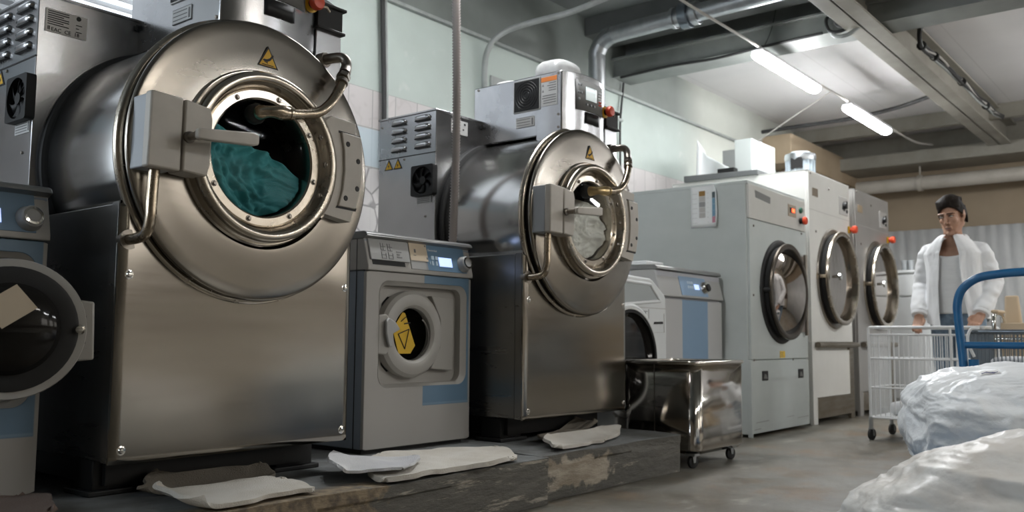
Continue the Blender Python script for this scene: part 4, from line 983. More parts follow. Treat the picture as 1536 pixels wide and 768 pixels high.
def white_washer():
    X0, Y0 = 4.375, 2.75
    rt = thing('front_load_washer', (X0, Y0, 0), 'white washer with a slanted top corner and black porthole behind the steel bin', 'washing machine')
    B = lambda mb, n, m, par=rt, **k: mb.build(n, m, par, **k)
    outl = [(0, .06), (.595, .06), (.592, .62), (.592, .74), (.585, .93), (.575, .955), (.43, 1.040), (.40, 1.050), (0, 1.062)]
    b = MB(); b.prism([(x, .0, z) for x, z in outl], (0, .50, 0)); B(b, 'cabinet', 'white_enamel', bevel=.012, seg=3)
    B(MB().box(.04, .55, .04, .46, 0, .07), 'plinth', 'black_frame')
    win = [(.02, .878), (.505, .915), (.385, 1.012), (.02, 1.022)]
    b = MB(); b.prism([(x, -.004, z) for x, z in win], (0, .006, 0)); B(b, 'cover_window', mat('pale_pane', (.42, .45, .45), .15), bevel=.003)
    b = MB()
    for p, q in zip(win, win[1:] + win[:1]): b.tube([(p[0], -.004, p[1]), (q[0], -.004, q[1])], .010, 8)
    B(b, 'window_rim', 'white_enamel')
    b = MB(); b.box(.0, .59, -.003, .0, .868, .872); b.box(.37, .372, -.003, 0, .72, .86); b.box(.37, .56, -.003, 0, .722, .724); b.box(.558, .56, -.003, 0, .724, .84); B(b, 'panel_seam', 'chart_gray_pale')
    b = MB(); b.prism([(.43, -.006, .772), (.54, -.006, .776), (.535, -.006, .79), (.44, -.006, .787)], (0, .008, 0)); B(b, 'drawer_grip', 'ink')
    b = MB(); b.box(.235, .355, -.003, 0, .846, .850); b.box(.27, .273, -.003, 0, .78, .845); b.box(.33, .333, -.003, 0, .78, .845); b.box(.29, .305, -.004, 0, .80, .815); b.box(.27, .333, -.003, 0, .778, .781); B(b, 'panel_print', 'ink_gray')
    c = (.115, .56)
    b = MB(); b.lathe([(.335, 0), (.33, .02), (.315, .03), (.30, .028), (.292, .02)], (c[0], 0, c[1]), (0, -1, 0), 56, a0=0); d = B(b, 'door', 'white_enamel')
    b = MB(); b.lathe([(.30, .028), (.298, .035), (.275, .034), (.270, .015), (.25, -.0), (.2, .002), (0, .002)], (c[0], 0, c[1]), (0, -1, 0), 56); B(b, 'door_window', 'dark_glass', d)
    b = MB(); b.lathe([(.303, .027), (.303, .033), (.296, .036), (.292, .033)], (c[0], 0, c[1]), (0, -1, 0), 56); B(b, 'door_rim', 'chart_gray_pale', d)
    return rt
ww = white_washer()
tag(MB().box(5.034, 5.26, 2.93, 3.76, 1.1605, 1.188).build('panel_lid', 'white_enamel', o=(5.12, 3.3, 1.1605), bevel=.006), 'white flat lid lying on the left edge of the grey washer with the blue stripe', 'lid')

# ------------------------------------------------------------------ stainless bin on casters
def steel_bin():
    x0, x1, y0, y1, z0, z1 = 4.345, 4.935, 2.225, 2.69, .075, .555
    O = (4.64, 2.53, 0)
    rt = thing('laundry_bin', O, 'shiny stainless laundry bin on casters at the end of the concrete plinth', 'laundry cart')
    B = lambda mb, n, m, par=rt, **k: mb.build(n, m, par, o=O, **k)
    def rect(x0, x1, y0, y1, r, z): return [(x, y, z) for x, y in rrect(x0, x1, y0, y1, r, 8)]
    b = MB(); b.loft([rect(x0 + .02, x1 - .02, y0 + .02, y1 - .02, .05, z0), rect(x0, x1, y0, y1, .06, z0 + .02), rect(x0, x1, y0, y1, .06, z1)])
    v = b.vs(rect(x0 + .02, x1 - .02, y0 + .02, y1 - .02, .05, z0)); b.face(v)
    B(b, 'tub', 'mirror_steel', angle=40, solid=.004)
    b = MB(); p = [V(q) for q in rect(x0 - .004, x1 + .004, y0 - .004, y1 + .004, .064, z1)]; b.tube(p, .011, 10, closed=True); B(b, 'rim', 'bright_steel', angle=80)
    b = MB()
    b.box(x0 - .002, x0 + .002, 2.48, 2.486, z0 + .02, z1 - .01); B(b, 'seam', 'old_steel')
    b = MB(); b.box(x0 + .03, x1 - .03, y0 + .03, y1 - .03, z0 + .3, z0 + .31); B(b, 'false_bottom', 'mirror_steel')
    for x, y in ((x0 + .03, y0 + .05), (x1 - .08, y0 + .06), (x0 + .08, y1 - .08), (x1 - .08, y1 - .08)):
        b = MB(); b.box(x - .03, x + .03, y - .03, y + .03, z0 - .008, z0 + .004); b.prism([(x - .02, y - .012, z0 - .006), (x + .02, y - .012, z0 - .006), (x + .012, y - .012, .03), (x - .012, y - .012, .03)], (0, -.003, 0)); b.prism([(x - .02, y + .012, z0 - .006), (x + .02, y + .012, z0 - .006), (x + .012, y + .012, .03), (x - .012, y + .012, .03)], (0, .003, 0))
        cs = B(b, 'caster', 'galvanised')
        b = MB(); b.lathe([(0, -.011), (.028, -.011), (.034, -.008), (.034, .008), (.028, .011), (0, .011)], (x + .004, y, .034), (.25, 1, 0), 24); B(b, 'wheel', 'black_rubber', cs)
steel_bin()

# ------------------------------------------------------------------ dryers
def dryer(X0, Y0, W, H, D, label, side_m, front_m, door_x, door_z, door_r, kind):
    rt = thing('tumble_dryer', (X0, Y0, 0), label, 'dryer', 'industrial tumble dryers')
    B = lambda mb, n, m, par=rt, **k: mb.build(n, m, par, **k)
    AX = (0, -1, 0)
    B(MB().box(0, W, .012, D, .02 if kind == 1 else .045, H), 'cabinet', side_m, bevel=.006)
    if kind == 1:
        b = MB(); b.box(-.002, W + .002, -.002, D, H - .022, H + .004); B(b, 'top_edge', side_m, bevel=.004)
        up = B(MB().box(.012, W - .006, -.008, .012, 1.552, H - .02), 'upper_panel', front_m, bevel=.003)
        mid = B(MB().box(.012, W - .006, -.008, .012, .543, 1.546), 'door_panel', side_m, bevel=.003)
        low = B(MB().box(.022, W - .006, -.010, .012, .025, .536), 'lower_panel', side_m, bevel=.003)
        B(MB().box(-.0015, .018, -.012, .02, .0, .54), 'corner_post', side_m, bevel=.002)
        b = MB(); b.prism([(.115, -.0095, 1.765), (.395, -.0095, 1.745), (.39, -.0095, 1.695), (.13, -.0095, 1.712)], (0, .003, 0)); B(b, 'name_plate', 'panel_gray', up)
        ds = B(MB().box(.735, .895, -.012, 0, 1.645, 1.74), 'display', mat('plate_tan', (.35, .29, .22), .5), up, bevel=.002)
        B(MB().box(.765, .86, -.015, 0, 1.675, 1.715), 'display_window', 'ink', ds)
        B(MB().box(.80, .85, -.017, -.01, 1.68, 1.708), 'red_digits', 'led_red', ds)
        b = MB(); b.lathe([(.024, 0), (.024, .012), (.018, .018), (0, .018)], (.985, -.008, 1.715), AX, 20); B(b, 'start_button', mat('green_button', (.03, .12, .08), .4), up)
        b = MB(); b.lathe([(.024, 0), (.024, .02), (.03, .022), (.03, .04), (0, .045)], (.985, -.008, 1.63), AX, 20); es = B(b, 'stop_button', 'black_plastic', up)
        b = MB(); b.lathe([(.032, .03), (.032, .048), (.025, .055), (0, .056)], (.985, -.008, 1.63), AX, 20); B(b, 'button_cap', 'red_button', es)
        for x, z in ((.235, .425), (.92, .425)):
            b = MB(); b.box(x - .052, x + .052, -.014, 0, z - .035, z + .035); gp = B(b, 'panel_grip', 'black_plastic', low, bevel=.003)
            b = MB(); b.prism([(x - .03, -.016, z - .02), (x + .035, -.016, z - .022), (x + .01, -.016, z + .012), (x - .015, -.016, z + .015)], (0, .004, 0)); B(b, 'grip_insert', 'panel_gray', gp)
        B(MB().box(.52, .615, -.0105, 0, .55, .60), 'warning_sticker', 'yellow_sticker', mid)
        b = MB()
        for z in (.585, .572, .560): b.box(.53, .60 - random.uniform(0, .03), -.0115, 0, z, z + .004)
        B(b, 'sticker_print', 'ink_gray', mid)
        for x, z in ((.08, 1.50), (.05, .54), (.77, .535), (1.0, 1.53), (.06, 1.0)):
            b = MB(); b.lathe([(.009, 0), (.007, .006), (0, .007)], (x, -.009, z), AX, 10); B(b, 'screw', 'old_steel', mid)
        b = MB()
        for q in ((.06, .30, .098, .106), (.03, .16, .05, .058), (.62, .78, .105, .112), (.83, 1.08, .085, .094), (.05, 1.05, .070, .0725)):
            b.prism([(q[0], -.0108, q[2]), (q[1], -.0108, q[2] + .002), (q[1] - .02, -.0108, q[3]), (q[0] + .02, -.0108, q[3] - .003)], (0, .002, 0))
        B(b, 'scuff', 'chart_gray', low)
        # hinge plate
        b = MB(); b.box(.80, 1.05, -.022, 0, .745, 1.345); hg = B(b, 'hinge_plate', mat('plate_brown', (.24, .20, .175), .45), mid, bevel=.003)
        b = MB(); b.cyl((1.02, -.03, .72), (1.02, -.03, 1.36), .014); B(b, 'hinge_pin', 'old_steel', hg)
    else:
        B(MB().box(-.003, W + .003, -.004, D, H, H + .004), 'top_edge', side_m)
        up = B(MB().box(.006, W - .006, -.006, .012, .67, H - .002), 'upper_panel', front_m, bevel=.003)
        B(MB().box(.008, W - .008, -.0075, 0, H - .325, H - .321), 'panel_seam', 'chart_gray_pale', up)
        low = B(MB().box(.10, W - .10, -.006, .012, .215, .60), 'lower_panel', front_m, bevel=.003)
        kp = B(MB().box(.10, W - .10, -.012, .012, .045, .212), 'kick_plate', 'kick_steel', bevel=.003)
        for x in (0, W - .10): B(MB().box(x - .0015, x + .099, -.010, .02, .0, .67), 'corner_post', 'kick_steel' if x else side_m, bevel=.003)
        b = MB(); b.tube([(.06, -.035, .645), (W + .03, -.035, .645)], .024, 14); b.box(.06, W + .02, -.02, 0, .625, .665); B(b, 'rail', 'kick_steel')
        B(MB().box(.085, .215, -.010, 0, H - .205, H - .135), 'name_plate', mat('plate_bronze_%d' % kind, (.26, .22, .17) if kind == 2 else (.42, .33, .22), .4, .3), up, bevel=.002)
        b = MB(); b.box(.74, .955, -.012, 0, H - .285, H - .125); cp = B(b, 'control_plate', 'chart_gray_pale' if kind == 2 else 'label_steel', up, bevel=.002)
        b = MB(); b.prism([(.80, -.016, H - .235), (.86, -.016, H - .25), (.90, -.016, H - .21), (.86, -.016, H - .16), (.82, -.016, H - .18)], (0, .006, 0)); b.lathe([(.03, 0), (.026, .03), (0, .032)], (.84, -.012, H - .205), AX, 20); B(b, 'knob', 'black_plastic', cp)
        for k, z in enumerate((.165, .205, .245)):
            b = MB(); b.box(.905, .945, -.016, 0, H - z - .014, H - z + .014); B(b, 'switch', 'ink', cp)
        b = MB(); b.box(.955, 1.005, -.02, 0, H - .435, H - .375) if kind == 2 else b.box(.965, 1.015, -.02, 0, H - .42, H - .36); es = B(b, 'stop_plate', 'yellow', up)
        b = MB(); b.lathe([(.02, 0), (.02, .02), (.034, .022), (.036, .05), (.028, .06), (0, .062)], (.985 if kind == 2 else .99, -.02, H - (.405 if kind == 2 else .39)), AX, 20); B(b, 'stop_button', 'red_button', es)
        for x, z in ((.48, H - .10), (.05, H - .02), (.35, H - .60), (.15, H - .5)):
            b = MB(); b.lathe([(.012, 0), (.009, .006), (0, .007)], (x, -.007, z), AX, 10); B(b, 'screw', 'old_steel', up)
    # round door
    b = MB(); b.lathe([(door_r + .04, 0), (door_r + .03, .012), (door_r + .01, .016), (door_r - .02, .012), (door_r - .03, -.05)], (door_x, -.008, door_z), AX, 64); B(b, 'door_seal', 'black_rubber' if kind == 1 else 'old_steel')
    b = MB(); dp = .075 if kind == 1 else .085
    b.lathe([(door_r - .01, .012), (door_r - .005, dp - .02), (door_r, dp - .012)] , (door_x, -.008, door_z), AX, 64); dr = B(b, 'door', 'black_rubber')
    b = MB(); b.lathe([(door_r + .002, dp - .025), (door_r + .010, dp - .012), (door_r + .008, dp), (door_r - .012, dp + .005), (door_r - .030, dp), (door_r - .034, dp - .012)], (door_x, -.008, door_z), AX, 64); B(b, 'door_ring', 'ring_dark' if kind == 1 else 'door_steel', dr)
    b = MB(); b.lathe([(door_r - .034, dp - .01), (door_r - .040, dp - .03), (door_r - .05, .0)], (door_x, -.008, door_z), AX, 64); B(b, 'door_cone', 'black_rubber' if kind == 1 else 'cone_steel', dr)
    ga = R(-13)
    nrm = V((math.sin(ga), -math.cos(ga), 0))
    b = MB(); b.lathe([(0, .040), (door_r * .2, .038), (door_r * .4, .031), (door_r * .6, .019), (door_r - .048, 0)] if kind == 1 else [(0, .006), (door_r * .45, .004), (door_r - .048, -.002)], (door_x, -.042 if kind > 1 else -.02, door_z), nrm if kind == 1 else V((0, -1, 0)), 48); B(b, 'door_window', 'mirror_glass', dr)
    lx = door_x - door_r - .005
    b = MB(); b.box(lx - .035, lx + .03, -.02, 0, door_z - .025, door_z + .025); b.cyl((lx + .01, -.02, door_z), (lx + .01, -.075, door_z), .018); lt = B(b, 'latch', 'pipe_steel' if kind > 1 else 'black_rubber', dr)
    b = MB()
    if kind > 1:
        b.cyl((lx + .12, -dp - .0, door_z), (lx + .12, -dp - .05, door_z), .012); b.lathe([(0, 0), (.03, .01), (.028, .025), (0, .03)], (lx + .12, -dp - .05, door_z), AX, 20); B(b, 'door_knob', 'chrome', dr)
    return rt
dryer(5.99, 2.66, 1.10, 1.82, 1.5, 'pale green-grey dryer, nearest of the three, with a paper chart on its side', 'dryer_green', 'dryer_cream', .565, 1.045, .352, 1)
dryer(7.225, 2.68, 1.015, 2.088, 1.25, 'tall white dryer, middle of the three, with a steel rail and kick plate', 'dryer_white', 'dryer_white', .575, 1.215, .395, 2)
dryer(8.39, 2.68, 1.045, 2.085, 1.2, 'grey metal dryer, farthest of the three, next to the man', 'dryer_gray', 'dryer_gray', .625, 1.215, .395, 3)

# paper chart on the side of the first dryer
ch = thing('paper_chart', (5.987, 3.0, 1.5), 'white paper chart with brown, grey, blue and pink colour squares on the dryer side', 'poster')
O = (5.987, 3.0, 1.5)
pts = []
for j in range(9):
    row = []
    for i in range(9):
        y = 3.103 - .213 * i / 8 ; z = 1.502 + .31 * j / 8; x = 5.986 - (.028 * max(0, (i - 5) / 3) ** 2)
        if i == 8: y -= .012 * math.sin(PI * (1 - j / 8) ** 1.5); 
        if j == 8: y += .012 * (i / 8)
        row.append((x, y, z))
    pts.append(row)
MB().loft(pts, closed=False).build('sheet', 'sheet_white', ch, o=O, solid=.001)
def patch(y0, y1, z0, z1, m, name='colour_square', dx=.0015):
    def X(y): i = (3.103 - y) / .213 * 8; return 5.986 - (.028 * max(0, (i - 5) / 3) ** 2) - dx
    ym = (y0 + y1) / 2
    MB().prism([(X(y0), y0, z0), (X(y1), y1, z0), (X(y1), y1, z1), (X(y0), y0, z1)], (.0008, 0, 0)).build(name, m, ch, o=O)
for k, (m, h) in enumerate((('chart_brown', .042), ('chart_gray_pale', .034), ('chart_gray', .04), ('chart_gray_pale', .04), ('chart_gray_pale', .04))):
    z = 1.775 - .0405 * k; patch(3.035, 2.985, z - .038, z, m)
for k, m in enumerate(('chart_dark', 'chart_blue', 'chart_blue', 'chart_blue', 'chart_pink')):
    z = 1.758 - .0455 * k; patch(2.925, 2.893, z - .044, z, m, dx=.003)
b = MB()
for k in range(7):
    for y0, y1 in ((3.09, 3.05), (2.97, 2.935)):
        z = 1.755 - .036 * k; b.box(5.9838, 5.9846, y1, y0, z, z + .002)
b.build('chart_lines', 'chart_gray_pale', ch, o=O)

# things on top of the dryers
tag(MB().prism([(7.20, 3.10, 2.093), (7.20, 3.80, 2.093), (7.20, 3.80, 2.150), (7.20, 3.10, 2.135)], (.95, 0, 0)).build('cover_plate', 'dryer_top', o=(7.6, 3.3, 2.093), bevel=.004), 'dark grey cover plate lying along the top of the tall white dryer', 'plate')
tag(MB().box(7.45, 7.98, 3.26, 3.42, 2.151, 2.475).build('duct_box', 'dryer_green', o=(7.7, 3.34, 2.165), bevel=.004), 'square white duct box standing on the white dryer against the wall', 'duct')
v = MB(); rows = []
for j in range(10):
    t = j / 9; row = []
    for i in range(13):
        u = i / 12
        y = 3.79 - .36 * u; top = 2.53 - .16 * min(1, u / .25) - .16 * max(0, u - .25) / .75
        z = 2.166 + (top - 2.166) * t; x = 7.42 + .05 * math.sin(u * 5) * (1 - .3 * t) + (.03 * t if u < .2 else 0)
        row.append((x, y, z))
    rows.append(row)
v.loft(rows, closed=False)
tag(v.build('plastic_sheet', 'sheet_white', o=(7.42, 3.6, 2.166), solid=.003, angle=60), 'torn white plastic sheet standing up on the white dryer, left of the duct box', 'sheet')
tag(MB().box(7.30, 7.38, 3.36, 3.52, 2.152, 2.20).build('duct_flange', 'black_plastic', o=(7.36, 3.48, 2.164), bevel=.004), 'small black block at the foot of the white duct box', 'block')
tag(MB().box(8.0, 8.14, 3.45, 3.8, 2.165, 2.52).build('duct_box', mat('duct_gray', (.34, .35, .34), .6), o=(8.07, 3.6, 2.165), bevel=.004), 'grey duct box behind the motor on the white dryer', 'duct')
mo = thing('fan_motor', (7.66, 2.90, 2.0925), 'rounded grey electric motor standing on the tall white dryer', 'motor')
O = (7.66, 2.90, 2.0925)
b = MB(); b.lathe([(.0, 0), (.13, 0), (.13, .02), (.115, .03), (.115, .20), (.105, .225), (.08, .24), (0, .245)], O, (0, 0, 1), 32); b.box(7.57, 7.75, 2.78, 3.02, 2.0925, 2.10); B_ = b.build('motor_body', 'motor', mo, o=O)
b = MB(); b.box(7.53, 7.575, 2.84, 2.94, 2.17, 2.27); b.build('terminal_box', 'black_plastic', mo, o=O, bevel=.006)
b = MB()
for k in range(20):
    a = 2 * PI * k / 20; c, s = math.cos(a), math.sin(a); b.obox((O[0] + .12 * c, O[1] + .12 * s, 2.20), (.008 * c, .008 * s, 0), (-.003 * s, .003 * c, 0), (0, 0, .07))
b.build('cooling_fins', 'motor', mo, o=O)
b = MB(); b.lathe([(.13, .0), (.135, .03), (.13, .06)], (O[0], O[1], 2.25), (0, 0, 1), 32); b.build('fan_cowl', 'galvanised', mo, o=O)

# white cabinet with two tumblers in the back
wc = thing('storage_cabinet', (10.35, 2.6, 0), 'pale cabinet with two tumblers on top, behind the man near the far wall', 'cabinet')
O = (10.35, 2.6, 0)
MB().box(10.0, 10.7, 2.15, 2.86, .05, 1.40).build('carcass', 'white_enamel', wc, o=O, bevel=.006)
MB().box(9.98, 10.72, 2.13, 2.88, 1.40, 1.43).build('cabinet_top', 'white_enamel', wc, o=O, bevel=.005)
MB().box(9.985, 10.0, 2.17, 2.84, 1.16, 1.38).build('drawer', 'white_enamel', wc, o=O, bevel=.005)
MB().box(9.985, 10.0, 2.17, 2.84, .08, 1.14).build('cabinet_door', 'white_enamel', wc, o=O, bevel=.005)
MB().box(10.05, 10.65, 2.2, 2.8, 0, .06).build('plinth', 'chart_gray', wc, o=O)
for y, l in ((2.70, 'left clear glass tumbler on the pale cabinet behind the man'), (2.635, 'right clear glass tumbler on the pale cabinet, closer to the man')):
    b = MB(); b.lathe([(0, 0), (.026, 0), (.036, .11), (.034, .11), (.025, .008), (0, .008)], (10.06, y, 1.43), (0, 0, 1), 24)
    tag(b.build('tumbler', 'tumbler_glass', o=(10.06, y, 1.43)), l, 'glass')
b = MB(); b.ell((10.1, 2.54, 1.458), (.05, .055, .028))
tag(b.build('folded_cloth', 'towel_cool', o=(10.1, 2.54, 1.43)), 'small white folded cloth beside the tumblers on the cabinet', 'cloth')

# ------------------------------------------------------------------ towels on the plinth
def towel(name, corners, z0, m, label, seed, curl=(0, 0, 0, 0), th=.018, cat='towel', amp=.005):
    """corners in plan: near-left, near-right, far-right, far-left; curl: lift at left, right, near, far edge"""
    a, b, c, d = [V((p[0], p[1], 0)) for p in corners]
    ctr = (a + b + c + d) / 4; nu, nv = 80, 44; off = V((seed * 3.7, seed * 1.3, 0))
    def fn(u, v):
        p = (a * (1 - u) + b * u) * (1 - v) + (d * (1 - u) + c * u) * v
        n1 = noise.noise(p * 5 + off); n2 = noise.noise(p * 14 + off)
        k_ = abs(2 * u - 1) ** 5 * abs(2 * v - 1) ** 5 * .16; p = p * (1 - k_) + ctr * k_
        p = p + V((noise.noise(V((v * 3, 1.5, seed))) * .03 * abs(2 * u - 1), noise.noise(V((u * 5, 2.5, seed + 9))) * .03 * abs(2 * v - 1), 0))
        z = z0 + th / 2 + .003 + amp * max(0, .4 + n1 + .35 * n2)
        for k, e in enumerate((u, 1 - u, v, 1 - v)):
            h, w = curl[k] if isinstance(curl[k], tuple) else (curl[k], .12)
            if h and e < w: z += h * (1 - e / w) ** 1.6
        return (p.x, p.y, z)
    mb = MB(); mb.grid(fn, nu, nv); ctr = (a + b + c + d) / 4
    t = tag(mb.build(name, m, o=(ctr.x, ctr.y, z0), angle=180, solid=th), label, cat)
    bv = t.modifiers.new('round', 'BEVEL'); bv.width = th * .49; bv.segments = 3; bv.limit_method = 'ANGLE'; bv.angle_limit = R(50)
    return t
PZ = .196
towel('towel', [(2.02, 2.20), (2.80, 2.19), (3.03, 2.46), (2.46, 2.70)], PZ, 'towel', 'large white towel spread on the plinth in front of the small grey washer', 3, (0, 0, 0, (.006, .3)), .018, amp=.010)
towel('towel', [(1.97, 2.36), (2.18, 2.19), (2.42, 2.36), (2.20, 2.62)], PZ + .028, 'towel_cool', 'bluish white cloth folded over the left end of the large white towel', 5, ((.024, .3), 0, 0, 0), .010, amp=.016)
towel('towel', [(3.17, 2.285), (3.66, 2.315), (4.12, 2.53), (3.32, 2.49)], PZ, 'towel', 'short white towel on the plinth below the second large washer', 7, ((.012, .2), 0, 0, (.024, .6)), .014, amp=.005)
towel('towel', [(1.40, 2.235), (1.85, 2.245), (1.91, 2.46), (1.45, 2.53)], PZ, 'towel', 'beige towel on the plinth below the foreground washer', 9, ((.030, .14), 0, 0, (.012, .3)), .013, amp=.004)
towel('towel', [(1.43, 2.56), (1.88, 2.49), (1.94, 2.62), (1.52, 2.66)], PZ, 'towel_dark', 'dark brown cloth lying behind the beige towel under the foreground washer', 11, ((.02, .2), (.01, .2), 0, (.035, .7)), .010, amp=.006)
towel('towel', [(3.36, 2.55), (3.62, 2.57), (3.92, 2.56), (3.90, 2.68)], PZ, 'towel_dark', 'dark brown cloth lying behind the short white towel', 13, ((.02, .2), (.02, .2), 0, (.05, .7)), .010, amp=.010)
towel('floor_cloth', [(.70, 2.30), (1.14, 2.42), (1.20, 2.72), (.8, 2.74)], PZ, 'brown_cloth', 'brown cloth on the plinth at the lower left corner', 15, (.01, .01, 0, .01), .018, amp=.02)
# ------------------------------------------------------------------ white wire cart
def wire_cart():
    x0, x1, y0, y1, z0, z1 = 6.45, 6.93, 1.26, 1.985, .155, .775
    O = (6.69, 1.62, 0)
    rt = thing('wire_cart', O, 'white wire laundry cart that the man is pushing', 'cart')
    B = lambda mb, n, m='cart_white', par=rt, **k: mb.build(n, m, par, o=O, **k)
    def loop(z, r, g=0.): 
        return MB().tube([(x, y, z) for x, y in rrect(x0 - g, x1 + g, y0 - g, y1 + g, .03, 4)], r, 8, closed=True)
    B(loop(z1, .010), 'top_rail', angle=80)
    for z, r in ((z1 - .05, .006), (.56, .006), (.36, .006), (z0, .008)): B(loop(z, r), 'rail', angle=80)
    def wires(p, q, n, name):
        b = MB()
        for i in range(n + 1):
            x = p[0] + (q[0] - p[0]) * i / n; y = p[1] + (q[1] - p[1]) * i / n; b.tube([(x, y, z0), (x, y, z1 - .05)], .0034, 6)
        B(b, name, angle=80)
    wires((x0, y0), (x0, y1), 22, 'front_wires'); wires((x1, y0), (x1, y1), 22, 'rear_wires'); wires((x0, y0), (x1, y0), 14, 'side_wires'); wires((x0, y1), (x1, y1), 14, 'side_wires')
    b = MB()
    for i in range(18): y = y0 + (y1 - y0) * (i + .5) / 18; b.tube([(x0, y, z0), (x1, y, z0)], .0034, 6)
    for i in range(6): x = x0 + (x1 - x0) * (i + .5) / 6; b.tube([(x, y0, z0 - .004), (x, y1, z0 - .004)], .0034, 6)
    B(b, 'base_wires', angle=80)
    B(MB().box(x0 + .02, x1 - .02, y0 + .02, y1 - .02, z0 + .006, z0 + .012), 'base_tray')
    for x in (x0, x1):
        for y in (y0, y1):
            B(MB().tube([(x, y, .10), (x, y, z1)], .009, 8), 'corner_post', angle=80)
            c = B(MB().cyl((x, y, .075), (x, y, .16), .014).tube([(x + .012, y - .014, .03), (x, y - .014, .08), (x, y + .014, .08), (x + .012, y + .014, .03)], .006, 6), 'caster', 'galvanised')
            B(MB().lathe([(0, -.011), (.03, -.011), (.040, -.007), (.040, .007), (.03, .011), (0, .011)], (x + .012, y, .040), (.3, 1, 0), 24), 'wheel', 'black_rubber', c)
    B(MB().tube([(x0, 1.46, z0), (x0, 1.46, z1)], .008, 8), 'upright', angle=80)
    return rt
wire_cart()
tag(MB().box(6.55, 6.85, 1.34, 1.90, .17, .26).build('folded_linen', 'cart_linen', o=(6.7, 1.62, .17), bevel=.04, seg=4), 'flat bundle of white linen lying in the bottom of the white wire cart', 'linen')

# ------------------------------------------------------------------ blue platform trolley
TX = 4.55
def trolley():
    O = (4.0, .55, 0)
    rt = thing('platform_trolley', O, 'blue tubular handled platform trolley loaded with white plastic bags', 'trolley')
    B = lambda mb, n, m='trolley_blue', par=rt, **k: mb.build(n, m, par, o=O, **k)
    yl, yr, zt = .985, .28, .985
    c = [(TX - .03, yl - .015, .16), (TX - .015, yl - .012, .5), (TX, yl - .005, .62), (TX + .012, yl + .01, .78), (TX + .016, yl + .012, .86), (TX + .015, yl - .012, .925), (TX + .012, yl - .075, .972), (TX + .01, yl - .16, .988), (TX + .01, yl - .26, .994),
         (TX + .01, yr + .26, .994), (TX + .01, yr + .12, .988), (TX + .01, yr + .03, .95), (TX + .012, yr, .88), (TX + .01, yr, .7), (TX, yr + .01, .5), (TX - .03, yr + .015, .16)]
    B(MB().tube(smooth_path(c, 6), .0195, 16), 'handle', angle=80)
    B(MB().tube([(TX + .005, yl - .005, .665), (TX + .005, yr, .665)], .0155, 14), 'crossbar', angle=80)
    B(MB().tube([(TX - .02, yl - .055, .60), (TX - .025, yl - .055, .16)], .022, 14), 'brace', angle=80)
    B(MB().box(3.15, TX + .02, .23, 1.03, .135, .165), 'platform', bevel=.01)
    for x in (3.3, 4.4):
        for y in (.33, .93):
            k = B(MB().box(x - .04, x + .04, y - .035, y + .035, .125, .136).tube([(x, y - .024, .055), (x, y - .024, .128)], .008, 8).tube([(x, y + .024, .055), (x, y + .024, .128)], .008, 8), 'caster', 'galvanised')
            B(MB().lathe([(0, -.015), (.045, -.015), (.055, -.01), (.055, .01), (.045, .015), (0, .015)], (x, y, .055), (0, 1, 0), 24), 'wheel', 'black_rubber', k)
trolley()

# ------------------------------------------------------------------ plastic wrapped bags
def bag(name, c, r, zbase, m, label, seed, crease=1., tilt=0.):
    bm = MB(); bmesh.ops.create_icosphere(bm.bm, subdivisions=7, radius=1.)
    off = V((seed * 5.1, seed * 2.3, seed * 1.7))
    for v in bm.bm.verts:
        d = v.co.copy()
        p = V((math.copysign(abs(d.x) ** .8, d.x) * r[0], math.copysign(abs(d.y) ** .8, d.y) * r[1], math.copysign(abs(d.z) ** .75, d.z) * r[2]))
        s = 1 + .13 * noise.noise(d * 1.6 + off) + .05 * noise.noise(d * 3.4 + off)
        w = d * 2.6 + off + V((noise.noise(d * 1.7 + off), noise.noise(d * 1.7 + off + V((9, 0, 0))), noise.noise(d * 1.7 + off + V((0, 9, 0))))) * 1.1
        fold = (abs(noise.noise(w)) * 1.6) ** .8 * .036 + abs(noise.noise(w * 2.3)) * .032 + abs(noise.noise(w * 5.)) * .016 + abs(noise.noise(w * 10.)) * .007
        fl = noise.noise(V((d.x * 2, d.y * 2, d.z * 9)) + off) * .018
        p = p * (s - crease * (fold - .035) + fl)
        p.z += tilt * p.x
        p = p + V(c)
        if p.z < zbase + .004: p.z = zbase + .004 + (p.z - zbase) * .03
        v.co = p
    return tag(bm.build(name, m, o=(c[0], c[1], zbase), angle=180), label, 'plastic bag')
b1 = bag('plastic_bag', (3.84, .60, .37), (.50, .40, .225), .168, 'bag_white', 'white plastic bag of laundry with blue lettering, before the blue trolley handle', 1)
b2 = bag('plastic_bag', (2.55, .235, .185), (.54, .56, .272), .0, 'bag_beige', 'cream tinted plastic bag of laundry in the lower right corner, nearest the viewer', 4, .9)

